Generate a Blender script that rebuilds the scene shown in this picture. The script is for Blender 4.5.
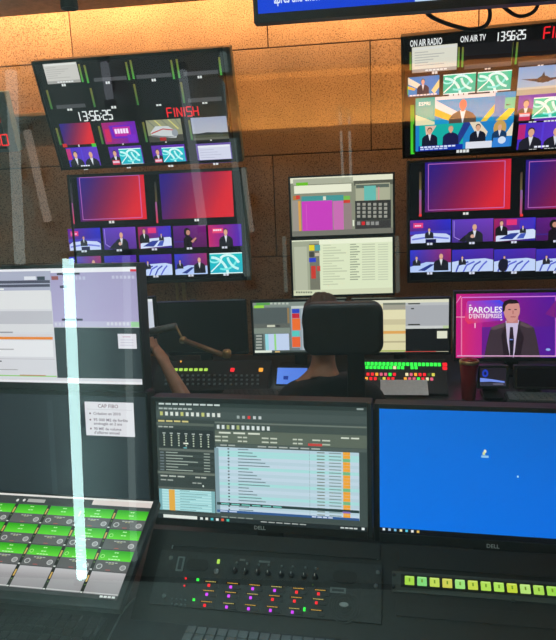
import bpy, bmesh, math, random
import numpy as np
from mathutils import Matrix, Vector
random.seed(7)
for o in list(bpy.data.objects): bpy.data.objects.remove(o)
SC = bpy.context.scene
COL = SC.collection
RAD = math.radians

# ------------------------------------------------------------------ camera
F, CX, CY = 620.0, 278.0, 320.0
CAM = np.array([0.0, 0.0, 1.6])
_y, _p, _r = RAD(7.0), RAD(11.0), RAD(2.4)
DV = np.array([-math.sin(_y)*math.cos(_p), math.cos(_y)*math.cos(_p), -math.sin(_p)])
_r0 = np.cross(DV, [0, 0, 1]); _r0 /= np.linalg.norm(_r0); _u0 = np.cross(_r0, DV)
RV = math.cos(_r)*_r0 - math.sin(_r)*_u0
UV = math.sin(_r)*_r0 + math.cos(_r)*_u0
cd = bpy.data.cameras.new('camera'); cam = bpy.data.objects.new('camera', cd); COL.objects.link(cam)
cd.sensor_fit = 'HORIZONTAL'; cd.sensor_width = 36.0; cd.lens = 36.0*F/556.0; cd.clip_start = 0.02
m = Matrix.Identity(4)
for i in range(3):
    m[i][0], m[i][1], m[i][2], m[i][3] = RV[i], UV[i], -DV[i], CAM[i]
cam.matrix_world = m
SC.camera = cam

# ------------------------------------------------------------------ world, exposure
SC.view_settings.view_transform = 'Standard'
SC.view_settings.look = 'None'
SC.view_settings.exposure = 0.0
SC.view_settings.gamma = 1.0
SC.view_settings.use_curve_mapping = False
SC.cycles.use_denoising = True
W = bpy.data.worlds.new('night'); SC.world = W; W.use_nodes = True
W.node_tree.nodes['Background'].inputs[0].default_value = (0.5, 0.62, 0.7, 1)
W.node_tree.nodes['Background'].inputs[1].default_value = 0.01

def area(name, loc, target, sx, sy, power, col, spread=180):
    l = bpy.data.lights.new(name, 'AREA'); l.shape = 'RECTANGLE'; l.size = sx; l.size_y = sy
    l.energy = power; l.color = col; l.spread = RAD(spread)
    o = bpy.data.objects.new(name, l); COL.objects.link(o); o.location = loc
    o.rotation_euler = (Vector(target)-Vector(loc)).to_track_quat('-Z', 'Y').to_euler()
    return o
# warm LED strip hidden in the ceiling cove along the far wall
area('cove_light', (0, 4.08, 2.97), (0, 4.62, 2.85), 7.0, 0.05, 68, (1.0, 0.66, 0.33))
# warm LED strip under the timber board behind the camera (seen mirrored in the glass)
area('shelf_light', (0.9, -1.655, 1.858), (0.9, -1.73, 1.90), 2.68, 0.02, 23, (1.0, 0.62, 0.22))
# added cool light behind the camera; the wall it brightens hazes the glass
area('corridor_haze_fill', (-1.9, -1.0, 2.6), (-2.0, -1.8, 1.0), 0.9, 0.5, 18, (0.72, 1.0, 0.94))
area('console_fill', (-.9, -.35, 2.7), (-.9, -.30, 0), 1.4, 0.4, 20, (0.72, 1.0, 0.98))  # added unseen light, brightens the front console
# unseen neutral fill added above the desks to brighten people and desktops
area('desk_fill', (0.0, 2.2, 2.72), (0.0, 2.3, 0.0), 1.6, 0.5, 6, (0.9, 0.95, 1.0), 120)

# ------------------------------------------------------------------ geometry helpers
def ray(x, y):
    return DV + RV*(x-CX)/F - UV*(y-CY)/F
def at(x, y, Y):
    v = ray(x, y); return CAM + v*(Y/v[1])
def atz(x, y, Z):
    v = ray(x, y); return CAM + v*((Z-CAM[2])/v[2])

class Plane:
    """a tilted rectangle's own frame: X right, N away from the viewer, U up"""
    def __init__(s, c, yaw, pitch):
        s.c = np.array(c, float); s.yaw, s.pitch = RAD(yaw), RAD(pitch)
        s.X = np.array([math.cos(s.yaw), math.sin(s.yaw), 0])
        H = np.array([-math.sin(s.yaw), math.cos(s.yaw), 0])
        s.U = math.cos(s.pitch)*np.array([0, 0, 1.]) + math.sin(s.pitch)*H
        s.N = np.cross(s.U, s.X)*-1
        s.N = math.cos(s.pitch)*H - math.sin(s.pitch)*np.array([0, 0, 1.])
    def px(s, x, y):
        v = ray(x, y); t = ((s.c-CAM)@s.N)/(v@s.N)
        p = CAM + v*t - s.c
        return np.array([p@s.X, p@s.U])
    def world(s, x, n, u): return s.c + s.X*x + s.N*n + s.U*u
    def rot(s): return (-s.pitch, 0, s.yaw)

# ------------------------------------------------------------------ materials
def srgb(c):
    return tuple((v/255/12.92 if v/255 <= .04045 else ((v/255+.055)/1.055)**2.4) for v in c)
def mat(name, col, rough=.5, metal=0.0, var=.15, scale=60, bump=0.0, spec=.5, bscale=None):
    m = bpy.data.materials.new(name); m.use_nodes = True
    nt = m.node_tree; b = nt.nodes['Principled BSDF']
    b.inputs['Roughness'].default_value = rough; b.inputs['Metallic'].default_value = metal
    b.inputs['Specular IOR Level'].default_value = spec
    tc = nt.nodes.new('ShaderNodeTexCoord'); no = nt.nodes.new('ShaderNodeTexNoise')
    no.inputs['Scale'].default_value = scale; no.inputs['Detail'].default_value = 4
    nt.links.new(tc.outputs['Object'], no.inputs['Vector'])
    cr = nt.nodes.new('ShaderNodeValToRGB')
    lo = tuple(v*(1-var) for v in col)+(1,); hi = tuple(min(1, v*(1+var)) for v in col)+(1,)
    cr.color_ramp.elements[0].color = lo; cr.color_ramp.elements[1].color = hi
    cr.color_ramp.elements[0].position = .3; cr.color_ramp.elements[1].position = .7
    nt.links.new(no.outputs['Fac'], cr.inputs['Fac']); nt.links.new(cr.outputs['Color'], b.inputs['Base Color'])
    if bump:
        bp = nt.nodes.new('ShaderNodeBump'); bp.inputs['Strength'].default_value = bump; bp.inputs['Distance'].default_value = .004
        nt.links.new(no.outputs['Fac'], bp.inputs['Height']); nt.links.new(bp.outputs['Normal'], b.inputs['Normal'])
    return m
def emit(name, col, s=1.0):
    m = bpy.data.materials.new(name); m.use_nodes = True; nt = m.node_tree
    nt.nodes.clear(); e = nt.nodes.new('ShaderNodeEmission'); o = nt.nodes.new('ShaderNodeOutputMaterial')
    e.inputs[0].default_value = tuple(col)+(1,); e.inputs[1].default_value = s
    nt.links.new(e.outputs[0], o.inputs[0]); return m
def emit_attr():
    m = bpy.data.materials.new('display_light'); m.use_nodes = True; nt = m.node_tree
    nt.nodes.clear(); e = nt.nodes.new('ShaderNodeEmission'); o = nt.nodes.new('ShaderNodeOutputMaterial')
    a = nt.nodes.new('ShaderNodeVertexColor'); a.layer_name = 'Col'
    nt.links.new(a.outputs[0], e.inputs[0]); e.inputs[1].default_value = 1.08
    nt.links.new(e.outputs[0], o.inputs[0]); return m
def ink_attr():
    m = bpy.data.materials.new('printed_ink'); m.use_nodes = True; nt = m.node_tree
    b = nt.nodes['Principled BSDF']; a = nt.nodes.new('ShaderNodeVertexColor'); a.layer_name = 'Col'
    nt.links.new(a.outputs[0], b.inputs['Base Color']); b.inputs['Roughness'].default_value = .6; return m
M = {}
M['display'] = emit_attr()
M['ink'] = ink_attr()
M['black'] = mat('black_plastic', (.012, .013, .015), .45)
M['bezel'] = mat('monitor_bezel', (.022, .026, .028), .4)
M['casing'] = mat('charcoal_casing', (.035, .042, .045), .5)
M['rack'] = mat('rack_paint', (.030, .036, .038), .5, 0, .2, 90, .1)
M['greyedge'] = mat('grey_edge', (.20, .25, .25), .45)
M['desk'] = mat('desk_laminate', (.020, .023, .026), .35, 0, .2, 30)
M['deskfront'] = mat('console_laminate', (.040, .050, .052), .45, 0, .2, 30)
M['steel'] = mat('brushed_steel', (.35, .36, .37), .35, .9)
M['brass'] = mat('brass_bracket', (.55, .36, .16), .4, .7)
M['copper'] = mat('boom_enamel', (.30, .16, .08), .4, .3)
M['greyarm'] = mat('grey_enamel', (.16, .16, .15), .4, .2)
M['key'] = mat('keycap', (.030, .034, .036), .5)
M['keylight'] = mat('keycap_grey', (.17, .20, .205), .5)
M['strip'] = mat('strip_paint', (.075, .085, .08), .5)
M['fabric'] = mat('chair_mesh', (.016, .019, .022), .8, 0, .3, 200, .3)
M['leather'] = mat('chair_leather', (.022, .026, .028), .5, 0, .15, 40, .2)
M['shirt'] = mat('black_shirt', (.020, .021, .024), .9, 0, .3, 40, .3)
M['trousers'] = mat('dark_trousers', (.018, .020, .028), .9, 0, .3, 60, .2)
M['skin'] = mat('skin', (.50, .23, .13), .55, 0, .12, 30)
M['hair'] = mat('dark_hair', (.085, .048, .03), .6, 0, .5, 90, .6)
M['red'] = mat('tumbler_red', (.34, .008, .02), .3, .1)
M['paper'] = mat('paper', (.75, .75, .73), .8, 0, .05)
M['floor'] = mat('floor_carpet', (.045, .048, .05), .95, 0, .3, 150, .3)
M['haze_floor'] = mat('pale_haze_floor', (.50, .56, .55), .6, 0, .05, 8)  # pale so that its mirror image lifts the haze
M['ceiling'] = mat('ceiling_board', (.72, .47, .25), .8, 0, .15, 25, .1)
M['timber'] = mat('timber_soffit', (.48, .30, .15), .7, 0, .2, 12, .1)
M['corridor'] = mat('corridor_plaster', (.42, .48, .47), .9, 0, .06, 5)
M['sidewall'] = mat('side_wall_board', (.07, .045, .03), .9, 0, .2, 40, .2)
M['wallback'] = mat('joint_backing_board', (.05, .03, .02), .9)  # dark board behind the panel joints
M['cable'] = mat('cable_rubber', (.01, .01, .01), .5)
M['frame'] = mat('window_frame', (.05, .055, .06), .5)
def led(name, col, s): M[name] = emit(name, srgb(col), s)
led('led_green', (60, 255, 80), 1.3); led('led_red', (255, 40, 50), 1.2); led('led_orange', (255, 170, 60), 1.2)
led('led_lime', (190, 235, 90), 1.0); led('led_purple', (215, 70, 255), 1.2); led('led_white', (255, 240, 190), 1.0)
led('led_yellow', (235, 225, 90), 1.0); led('led_dim', (90, 130, 60), .5); led('led_pink', (255, 110, 140), .9)

# cork-like acoustic board: speckled, pitted
def cork():
    m = bpy.data.materials.new('cork_acoustic_board'); m.use_nodes = True; nt = m.node_tree
    b = nt.nodes['Principled BSDF']; b.inputs['Roughness'].default_value = .95; b.inputs['Specular IOR Level'].default_value = .15
    tc = nt.nodes.new('ShaderNodeTexCoord'); oi = nt.nodes.new('ShaderNodeObjectInfo')
    add = nt.nodes.new('ShaderNodeVectorMath'); add.operation = 'ADD'
    sc = nt.nodes.new('ShaderNodeVectorMath'); sc.operation = 'SCALE'; sc.inputs['Scale'].default_value = 9
    cmb = nt.nodes.new('ShaderNodeCombineXYZ')
    for i in range(3): nt.links.new(oi.outputs['Random'], cmb.inputs[i])
    nt.links.new(cmb.outputs[0], sc.inputs[0]); nt.links.new(tc.outputs['Object'], add.inputs[0]); nt.links.new(sc.outputs[0], add.inputs[1])
    n1 = nt.nodes.new('ShaderNodeTexNoise'); n1.inputs['Scale'].default_value = 125; n1.inputs['Detail'].default_value = 3; n1.inputs['Roughness'].default_value = .6
    n2 = nt.nodes.new('ShaderNodeTexNoise'); n2.inputs['Scale'].default_value = 3.2; n2.inputs['Detail'].default_value = 3
    for n in (n1, n2): nt.links.new(add.outputs[0], n.inputs['Vector'])
    c1 = nt.nodes.new('ShaderNodeValToRGB'); e = c1.color_ramp.elements
    e[0].position = .36; e[0].color = (.15, .08, .045, 1); e[1].position = .47; e[1].color = (.47, .275, .155, 1)
    x = c1.color_ramp.elements.new(.7); x.color = (.56, .34, .20, 1)
    c2 = nt.nodes.new('ShaderNodeValToRGB'); e = c2.color_ramp.elements
    e[0].position = .35; e[0].color = (.82, .82, .82, 1); e[1].position = .65; e[1].color = (1.08, 1.06, 1.04, 1)
    nt.links.new(n1.outputs['Fac'], c1.inputs[0]); nt.links.new(n2.outputs['Fac'], c2.inputs[0])
    mx = nt.nodes.new('ShaderNodeMix'); mx.data_type = 'RGBA'; mx.blend_type = 'MULTIPLY'; mx.inputs[0].default_value = 1
    nt.links.new(c1.outputs[0], mx.inputs[6]); nt.links.new(c2.outputs[0], mx.inputs[7]); nt.links.new(mx.outputs[2], b.inputs['Base Color'])
    bp = nt.nodes.new('ShaderNodeBump'); bp.inputs['Strength'].default_value = .35; bp.inputs['Distance'].default_value = .004
    nt.links.new(n1.outputs['Fac'], bp.inputs['Height']); nt.links.new(bp.outputs['Normal'], b.inputs['Normal'])
    return m
M['cork'] = cork()
def glass():
    m = bpy.data.materials.new('window_glass'); m.use_nodes = True; nt = m.node_tree; nt.nodes.clear()
    o = nt.nodes.new('ShaderNodeOutputMaterial'); mx = nt.nodes.new('ShaderNodeMixShader')
    t = nt.nodes.new('ShaderNodeBsdfTransparent'); g = nt.nodes.new('ShaderNodeBsdfGlossy')
    t.inputs[0].default_value = (.97, .99, .985, 1); g.inputs['Roughness'].default_value = 0.0
    fr = nt.nodes.new('ShaderNodeFresnel'); fr.inputs[0].default_value = 1.85
    ge = nt.nodes.new('ShaderNodeNewGeometry'); ma = nt.nodes.new('ShaderNodeMath'); ma.operation = 'MULTIPLY'
    sb = nt.nodes.new('ShaderNodeMath'); sb.operation = 'SUBTRACT'; sb.inputs[0].default_value = 1
    nt.links.new(ge.outputs['Backfacing'], sb.inputs[1]); nt.links.new(fr.outputs[0], ma.inputs[0]); nt.links.new(sb.outputs[0], ma.inputs[1])
    nt.links.new(ma.outputs[0], mx.inputs[0]); nt.links.new(t.outputs[0], mx.inputs[1]); nt.links.new(g.outputs[0], mx.inputs[2])
    nt.links.new(mx.outputs[0], o.inputs[0]); return m
M['glass'] = glass()

# ------------------------------------------------------------------ mesh helpers
def B(): return bmesh.new()
def box(bm, c, s, bevel=0.0, mtx=None):
    r = bmesh.ops.create_cube(bm, size=1.0); vs = r['verts']
    bmesh.ops.scale(bm, vec=s, verts=vs); bmesh.ops.translate(bm, vec=c, verts=vs)
    if bevel > 0:
        es = list({e for v in vs for e in v.link_edges})
        rb = bmesh.ops.bevel(bm, geom=es, offset=bevel, segments=2, affect='EDGES', profile=.6)
        vs = list({v for f in rb['faces'] for v in f.verts} | {v for v in vs if v.is_valid})
    if mtx is not None: bmesh.ops.transform(bm, matrix=mtx, verts=[v for v in vs if v.is_valid])
    return vs
def tube(bm, pts, r, n=8, cap=True):
    pts = [Vector(p) for p in pts]; rings = []
    rs = r if isinstance(r, (list, tuple)) else [r]*len(pts)
    prev = None
    for i, p in enumerate(pts):
        t = (pts[min(i+1, len(pts)-1)]-pts[max(i-1, 0)]).normalized()
        a = prev if prev is not None else (Vector((0, 0, 1)) if abs(t.z) < .9 else Vector((1, 0, 0)))
        b1 = (a - t*a.dot(t)).normalized(); prev = b1; b2 = t.cross(b1)
        rings.append([bm.verts.new(p + (b1*math.cos(2*math.pi*k/n)+b2*math.sin(2*math.pi*k/n))*rs[i]) for k in range(n)])
    for i in range(len(rings)-1):
        for k in range(n):
            bm.faces.new((rings[i][k], rings[i][(k+1) % n], rings[i+1][(k+1) % n], rings[i+1][k]))
    if cap:
        bm.faces.new(rings[0][::-1]); bm.faces.new(rings[-1])
def lathe(bm, prof, n=24, axis='Z', c=(0, 0, 0)):
    rings = []
    for (r, h) in prof:
        ring = []
        for k in range(n):
            a = 2*math.pi*k/n; x, y = r*math.cos(a), r*math.sin(a)
            p = {'Z': (x, y, h), 'Y': (x, h, y), 'X': (h, x, y)}[axis]
            ring.append(bm.verts.new((p[0]+c[0], p[1]+c[1], p[2]+c[2])))
        rings.append(ring)
    for i in range(len(rings)-1):
        for k in range(n): bm.faces.new((rings[i][k], rings[i][(k+1) % n], rings[i+1][(k+1) % n], rings[i+1][k]))
    bm.faces.new(rings[0][::-1]); bm.faces.new(rings[-1])
def prism(bm, pts, y0, y1):
    """closed outline in local XZ, extruded from y0 to y1"""
    a = [bm.verts.new((x, y0, z)) for x, z in pts]; b = [bm.verts.new((x, y1, z)) for x, z in pts]
    n = len(pts); bm.faces.new(a); bm.faces.new(b[::-1])
    for i in range(n): bm.faces.new((a[i], b[i], b[(i+1) % n], a[(i+1) % n]))
def rounded(w, h, r, n=4):
    out = []
    for sx, sz, a0 in ((1, 1, 0), (-1, 1, 90), (-1, -1, 180), (1, -1, 270)):
        for k in range(n+1):
            a = RAD(a0+90*k/n); out.append((sx*(w/2-r)+r*math.cos(a), sz*(h/2-r)+r*math.sin(a)))
    return out
def mesh_of(bm, name, m, smooth=False):
    bmesh.ops.recalc_face_normals(bm, faces=bm.faces)
    me = bpy.data.meshes.new(name); bm.to_mesh(me); bm.free()
    if m is not None: me.materials.append(M[m] if isinstance(m, str) else m)
    if smooth:
        for p in me.polygons: p.use_smooth = True
    return me
def obj(name, bm, m, parent=None, loc=None, rot=None, smooth=False, label=None):
    me = bm if isinstance(bm, bpy.types.Mesh) else mesh_of(bm, name, m, smooth)
    o = bpy.data.objects.new(name, me); COL.objects.link(o)
    if parent: o.parent = parent
    if loc is not None: o.location = loc
    if rot is not None: o.rotation_euler = rot
    if label: o['label'] = label
    return o
def tag(o, label, cat, group=None):
    o['label'] = label; o['category'] = cat
    if group: o['group'] = group
    return o
def thing(name, label, cat, loc=(0, 0, 0), rot=(0, 0, 0), group=None):
    o = bpy.data.objects.new(name, None); COL.objects.link(o); o.empty_display_size = .05
    o.location = loc; o.rotation_euler = rot
    return tag(o, label, cat, group)
def struct(name, bm, m, label=None):
    o = obj(name, bm, m); o['kind'] = 'structure'
    if label: o['label'] = label
    return o
def sub(o, p):  # point p (world) in the frame of thing o (location + euler, no parent)
    mt = Matrix.LocRotScale(o.location, o.rotation_euler, None)
    return mt.inverted() @ Vector(p)

# ------------------------------------------------------------------ vector canvas for display pictures
_txt = {}
def text_tris(s):
    if s in _txt: return _txt[s]
    cu = bpy.data.curves.new('t', 'FONT'); cu.body = s; cu.size = 1; cu.resolution_u = 2
    cu.offset = .018
    o = bpy.data.objects.new('t', cu); COL.objects.link(o)
    dg = bpy.context.evaluated_depsgraph_get(); ev = o.evaluated_get(dg); me = ev.to_mesh()
    vs = [tuple(v.co[:2]) for v in me.vertices]; me.calc_loop_triangles(); fs = [tuple(t.vertices) for t in me.loop_triangles]
    ev.to_mesh_clear(); bpy.data.objects.remove(o); bpy.data.curves.remove(cu)
    x0 = min(v[0] for v in vs); x1 = max(v[0] for v in vs)
    _txt[s] = ([(v[0]-x0, v[1]) for v in vs], fs, x1-x0); return _txt[s]
SEG = {'0': 'abcdef', '1': 'bc', '2': 'abged', '3': 'abgcd', '5': 'afgcd', '6': 'afgedc', 'F': 'afge', 'I': 'x', 'N': 'febcn', 'S': 'afgcd', 'H': 'fegbc', '7': 'abc', '8': 'abcdefg', '9': 'abcdfg', '4': 'fgbc'}
class Canvas:
    EPS = .00005
    def __init__(s, pl, tl, br, px=True, n0=0.0):
        s.pl = pl
        if px: tl, br = pl.px(*tl), pl.px(*br)
        s.x0, s.z0 = tl; s.x1, s.z1 = br
        s.w, s.h = s.x1-s.x0, s.z0-s.z1; s.n0 = n0
        s.v, s.f, s.c, s.k = [], [], [], 0
    def uv(s, x, y):
        p = s.pl.px(x, y); return (p[0]-s.x0)/s.w, (s.z0-p[1])/s.h
    def _p(s, u, v):
        u = min(1, max(0, u)); v = min(1, max(0, v))
        return (s.x0+u*s.w, s.n0-s.k*s.EPS, s.z0-v*s.h)
    def poly(s, pts, col):
        cs = col if isinstance(col[0], (tuple, list)) else [col]*len(pts)
        i = len(s.v); s.v += [s._p(*p) for p in pts]; s.f.append(tuple(range(i, i+len(pts)))); s.c.append([srgb(c) for c in cs]); s.k += 1
    def rect(s, u0, v0, u1, v1, col, col2=None, d='h'):
        if col2 is None: cs = col
        elif d == 'h': cs = [col, col2, col2, col]
        elif d == 'v': cs = [col, col, col2, col2]
        else: cs = d
        s.poly([(u0, v0), (u1, v0), (u1, v1), (u0, v1)], cs)
    def grid(s, fn, n=10):
        i = len(s.v)
        for a in range(n+1):
            for b in range(n+1): s.v.append(s._p(b/n, a/n))
        for a in range(n):
            for b in range(n):
                s.f.append((i+a*(n+1)+b, i+a*(n+1)+b+1, i+(a+1)*(n+1)+b+1, i+(a+1)*(n+1)+b))
                s.c.append([srgb(fn(x/n, y/n)) for x, y in ((b, a), (b+1, a), (b+1, a+1), (b, a+1))])
        s.k += 1
    def ell(s, u, v, ru, rv, col, n=14):
        s.poly([(u+ru*math.cos(2*math.pi*k/n), v+rv*math.sin(2*math.pi*k/n)) for k in range(n)], col)
    def line(s, pts, w, col):   # w in fractions of the height
        a = s.w/s.h
        for (u0, v0), (u1, v1) in zip(pts, pts[1:]):
            dx, dy = (u1-u0)*a, v1-v0; L = math.hypot(dx, dy) or 1; nx, ny = -dy/L*w/2, dx/L*w/2
            s.poly([(u0+nx/a, v0+ny), (u1+nx/a, v1+ny), (u1-nx/a, v1-ny), (u0-nx/a, v0-ny)], col); s.k -= 1
        s.k += 1
    def text(s, u, v, t, h, col, al='l', wmax=None):   # baseline-left at (u,v); h: size in fractions of the height
        vs, fs, w = text_tris(t); k = h*s.h; kx = k
        if wmax: kx = wmax*s.w/w
        off = {'l': 0, 'c': -.5, 'r': -1}[al]*w*kx
        i = len(s.v); s.k += 1
        for x, y in vs:
            uu, vv = u+(x*kx+off)/s.w, v-y*k/s.h; s.v.append(s._p(uu, vv))
        for f in fs: s.f.append(tuple(i+q for q in f)); s.c.append([srgb(col)]*3)
        s.k += 1
    def dash(s, u, v, w, h, col, n=3):
        g = w/n
        for q in range(n): s.rect(u-w/2+q*g, v-h/2, u-w/2+q*g+g*.8, v+h/2, col); s.k -= 1
        s.k += 1
    def seg(s, u0, v0, u1, v1, t, col, slant=.0):   # seven-segment lettering
        n = sum(.45 if ch == ':' else (.55 if ch == 'I' else 1) for ch in t); cw = (u1-u0)/n; u = u0; H = v1-v0
        a = s.w/s.h; th = H*.13
        def P(x, y): return (u+(x if ch != '1' else x*.45)*cw*.74+(1-y)*H*slant/a, v0+y*H)
        for ch in t:
            if ch == ':':
                for y in (.3, .7): q = P(.15, y); s.rect(q[0]-th/a/2, q[1]-th/2, q[0]+th/a/2, q[1]+th/2, col)
                u += cw*.45; continue
            L = {'a': ((0, 0), (1, 0)), 'b': ((1, 0), (1, .5)), 'c': ((1, .5), (1, 1)), 'd': ((0, 1), (1, 1)), 'e': ((0, .5), (0, 1)), 'f': ((0, 0), (0, .5)), 'g': ((0, .5), (1, .5)), 'x': ((.2, 0), (.2, 1)), 'n': ((0, 0), (1, 1))}
            for g in SEG[ch]: s.line([P(*q) for q in L[g]], th, col); s.k -= 1
            s.k += 1
            u += cw*(.55 if ch == 'I' else 1)
    def build(s, name, parent=None, m='display', label=None):
        me = bpy.data.meshes.new(name); me.from_pydata(s.v, [], s.f)
        ca = me.color_attributes.new('Col', 'FLOAT_COLOR', 'CORNER')
        li = 0
        for cs in s.c:
            for c in cs: ca.data[li].color = (*c, 1); li += 1
        me.materials.append(M[m]); me.update()
        o = bpy.data.objects.new(name, me); COL.objects.link(o)
        if parent: o.parent = parent
        if label: o['label'] = label
        return o

# picture templates (normalised coordinates)
def suit(c, u, v, s, skin=(225, 170, 140), coat=(35, 35, 45), hair=(50, 40, 40), shirt=(225, 225, 235), a=1.78, bald=False):
    """head-and-shoulders figure; (u,v) chin, s head height"""
    k = 1/a
    c.poly([(u-1.35*s*k, v+2.2*s), (u-1.3*s*k, v+.75*s), (u-.95*s*k, v+.35*s), (u-.3*s*k, v+.05*s), (u+.3*s*k, v+.05*s), (u+.95*s*k, v+.35*s), (u+1.3*s*k, v+.75*s), (u+1.35*s*k, v+2.2*s)], coat)
    c.poly([(u-.28*s*k, v+.05*s), (u+.28*s*k, v+.05*s), (u+.02*s*k, v+1.3*s)], shirt)
    c.rect(u-.16*s*k, v-.2*s, u+.16*s*k, v+.15*s, skin)
    if not bald: c.ell(u, v-.6*s, .42*s*k, .5*s, hair)
    c.ell(u, v-.45*s, .36*s*k, .48*s, skin)
def bg_studio(c, l=(120, 30, 120), r=(60, 40, 200)):
    c.grid(lambda x, y: tuple(int(l[i]*(1-x)+r[i]*x)*(1-.25*y) for i in range(3)), 6)
def t_wide(c, side=None, desk=(205, 215, 250)):
    bg_studio(c, (110, 40, 150), (45, 45, 205))
    c.rect(.08, .12, .32, .34, (230, 60, 130)); c.dash(.2, .24, .16, .06, (255, 210, 240), 3)
    c.rect(0, .48, 1, .62, (70, 60, 190))
    c.poly([(.02, .72), (.12, .62), (.5, .57), (.88, .62), (.98, .72), (.98, 1), (.02, 1)], desk)
    c.poly([(.05, .80), (.5, .70), (.95, .80), (.95, .87), (.5, .78), (.05, .87)], (120, 130, 225))
    suit(c, .47, .5, .14)
    c.rect(.38, .84, .64, 1, (20, 20, 70))
def t_present(c):
    bg_studio(c, (95, 60, 190), (120, 60, 190))
    c.line([(.05, .05), (.05, .75), (.2, .9)], .03, (170, 140, 230))
    c.poly([(.15, .95), (.32, .7), (.45, .62), (.5, .8), (.3, 1)], (30, 30, 40))
    suit(c, .55, .48, .27, bald=True)
    c.ell(.5, .75, .05, .08, (220, 170, 150))
def t_desk(c):
    bg_studio(c, (170, 30, 100), (60, 50, 210))
    c.rect(.3, .05, .55, .3, (230, 50, 120)); c.rect(.62, .1, .95, .45, (70, 50, 190))
    c.poly([(.05, .78), (.3, .55), (.95, .5), (1, .56), (1, .9), (.5, .95), (.05, 1)], (215, 225, 252))
    c.poly([(.12, .9), (.4, .66), (.62, .64), (.45, .92)], (45, 60, 150)); c.poly([(.55, .9), (.65, .68), (.78, .66), (.72, .9)], (70, 90, 190))
    suit(c, .18, .3, .2, coat=(25, 25, 30)); suit(c, .7, .44, .1)
def t_woman(c):
    bg_studio(c, (90, 25, 130), (125, 30, 120))
    c.rect(.0, .7, .6, .75, (60, 40, 140))
    c.ell(.42, .3, .1, .2, (25, 15, 20)); c.ell(.45, .32, .06, .12, (200, 140, 120))
    c.poly([(.3, 1), (.3, .6), (.38, .48), (.5, .48), (.58, .62), (.68, .6), (.7, .7), (.55, .8), (.55, 1)], (25, 15, 25))
    c.poly([(.52, .72), (.66, .55), (.7, .6), (.58, .8)], (200, 140, 120))
def t_host(c):
    c.grid(lambda x, y: (200*(1-x)+75*x, 45*(1-x)+25*x, 110*(1-x)+180*x), 6)
    c.rect(.12, .15, .45, .38, (235, 70, 120)); c.dash(.28, .24, .26, .08, (255, 230, 240), 4)
    suit(c, .52, .48, .28)
def t_curve(c, dark=False):
    bg_studio(c, (60, 45, 190), (90, 40, 170))
    c.poly([(0, .55), (.3, .45), (.8, .42), (1, .5), (1, 1), (0, 1)], (200, 215, 252))
    for k in range(4): c.line([(.1+.18*k, 1), (.16+.2*k, .7), (.4+.15*k, .55)], .07, (90, 100, 215) if k % 2 else (60, 75, 185))
    suit(c, .25, .42, .12)
    if dark: c.ell(.22, .72, .12, .3, (25, 25, 45))
def t_backs(c):
    bg_studio(c, (50, 60, 210), (160, 40, 110))
    c.poly([(0, .75), (.4, .55), (1, .6), (1, 1), (0, 1)], (185, 205, 250)); c.poly([(.2, .92), (.5, .65), (.6, .66), (.36, .95)], (40, 55, 140))
    suit(c, .16, .42, .13); suit(c, .76, .42, .24, coat=(28, 28, 38), bald=True)
def t_teal(c, base=(20, 195, 200)):
    c.grid(lambda x, y: (base[0]+30*x*y, base[1]-20*y, base[2]), 4)
    def arc(u, v, ru, rv, a0, a1, w, col): c.line([(u+ru*math.cos(RAD(a0+(a1-a0)*k/7)), v-rv*math.sin(RAD(a0+(a1-a0)*k/7))) for k in range(8)], w, col)
    arc(.05, 1.15, .5, .95, 90, 10, .13, (205, 248, 246)); arc(.45, .05, .42, .75, 250, 340, .10, (120, 235, 232)); arc(.55, 1.2, .45, 1.1, 120, 40, .12, (215, 250, 248)); arc(.95, .1, .4, .7, 190, 260, .12, (195, 247, 245)); arc(.15, -.1, .3, .55, 200, 300, .08, (150, 240, 238))
    c.line([(.02, .9), (.3, .5), (.42, .1)], .06, (225, 252, 250)); c.line([(0, .02), (1, .02)], .06, (235, 255, 255)); c.line([(0, .98), (1, .98)], .05, (235, 255, 255))
def t_mint(c): t_teal(c, (20, 205, 160))
def t_rb(c, frame=True):
    def fn(x, y):
        t = min(1, max(0, (x*1.05+y*.35-.12)))
        a, b, d = (44, 24, 128), (128, 22, 78), (222, 36, 52)
        return tuple(a[i]*(1-2*t)+b[i]*2*t for i in range(3)) if t < .5 else tuple(b[i]*(2-2*t)+d[i]*(2*t-1) for i in range(3))
    c.grid(fn, 12)
    if frame:
        for p in (((.04, .04), (.93, .04)), ((.04, .96), (.93, .96)), ((.04, .04), (.04, .96)), ((.93, .04), (.93, .96))): c.line(p, .014, (190, 110, 190))
def t_dark(c, bar=True, t=(24, 22, 26)):
    c.rect(0, 0, 1, 1, t)
    if bar: c.rect(.02, .80, 1, .98, (78, 78, 82))
def t_doc(c, col=(205, 200, 195)):
    c.rect(0, 0, 1, 1, col); c.rect(.03, .04, .97, .12, (225, 222, 218))
    for k in range(6): c.rect(.06, .2+.1*k, .06+.3+.12*((k*7) % 4), .23+.1*k, (180, 176, 172))
    c.rect(0, .86, 1, 1, (165, 162, 158)); c.dash(.55, .93, .5, .06, (235, 235, 235), 6)
def t_logo(c):
    c.grid(lambda x, y: (170-60*x, 20+10*y, 110+70*x), 6)
    c.poly([(.2, .15), (.9, .15), (.9, .75), (.25, .75)], (110, 20, 190)); c.poly([(.3, .22), (.82, .22), (.82, .66), (.34, .66)], (190, 30, 160))
    c.dash(.56, .42, .42, .22, (250, 225, 255), 5); c.rect(.05, .3, .2, .9, (210, 30, 90)); c.rect(.7, .6, .95, .95, (120, 30, 200))
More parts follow.
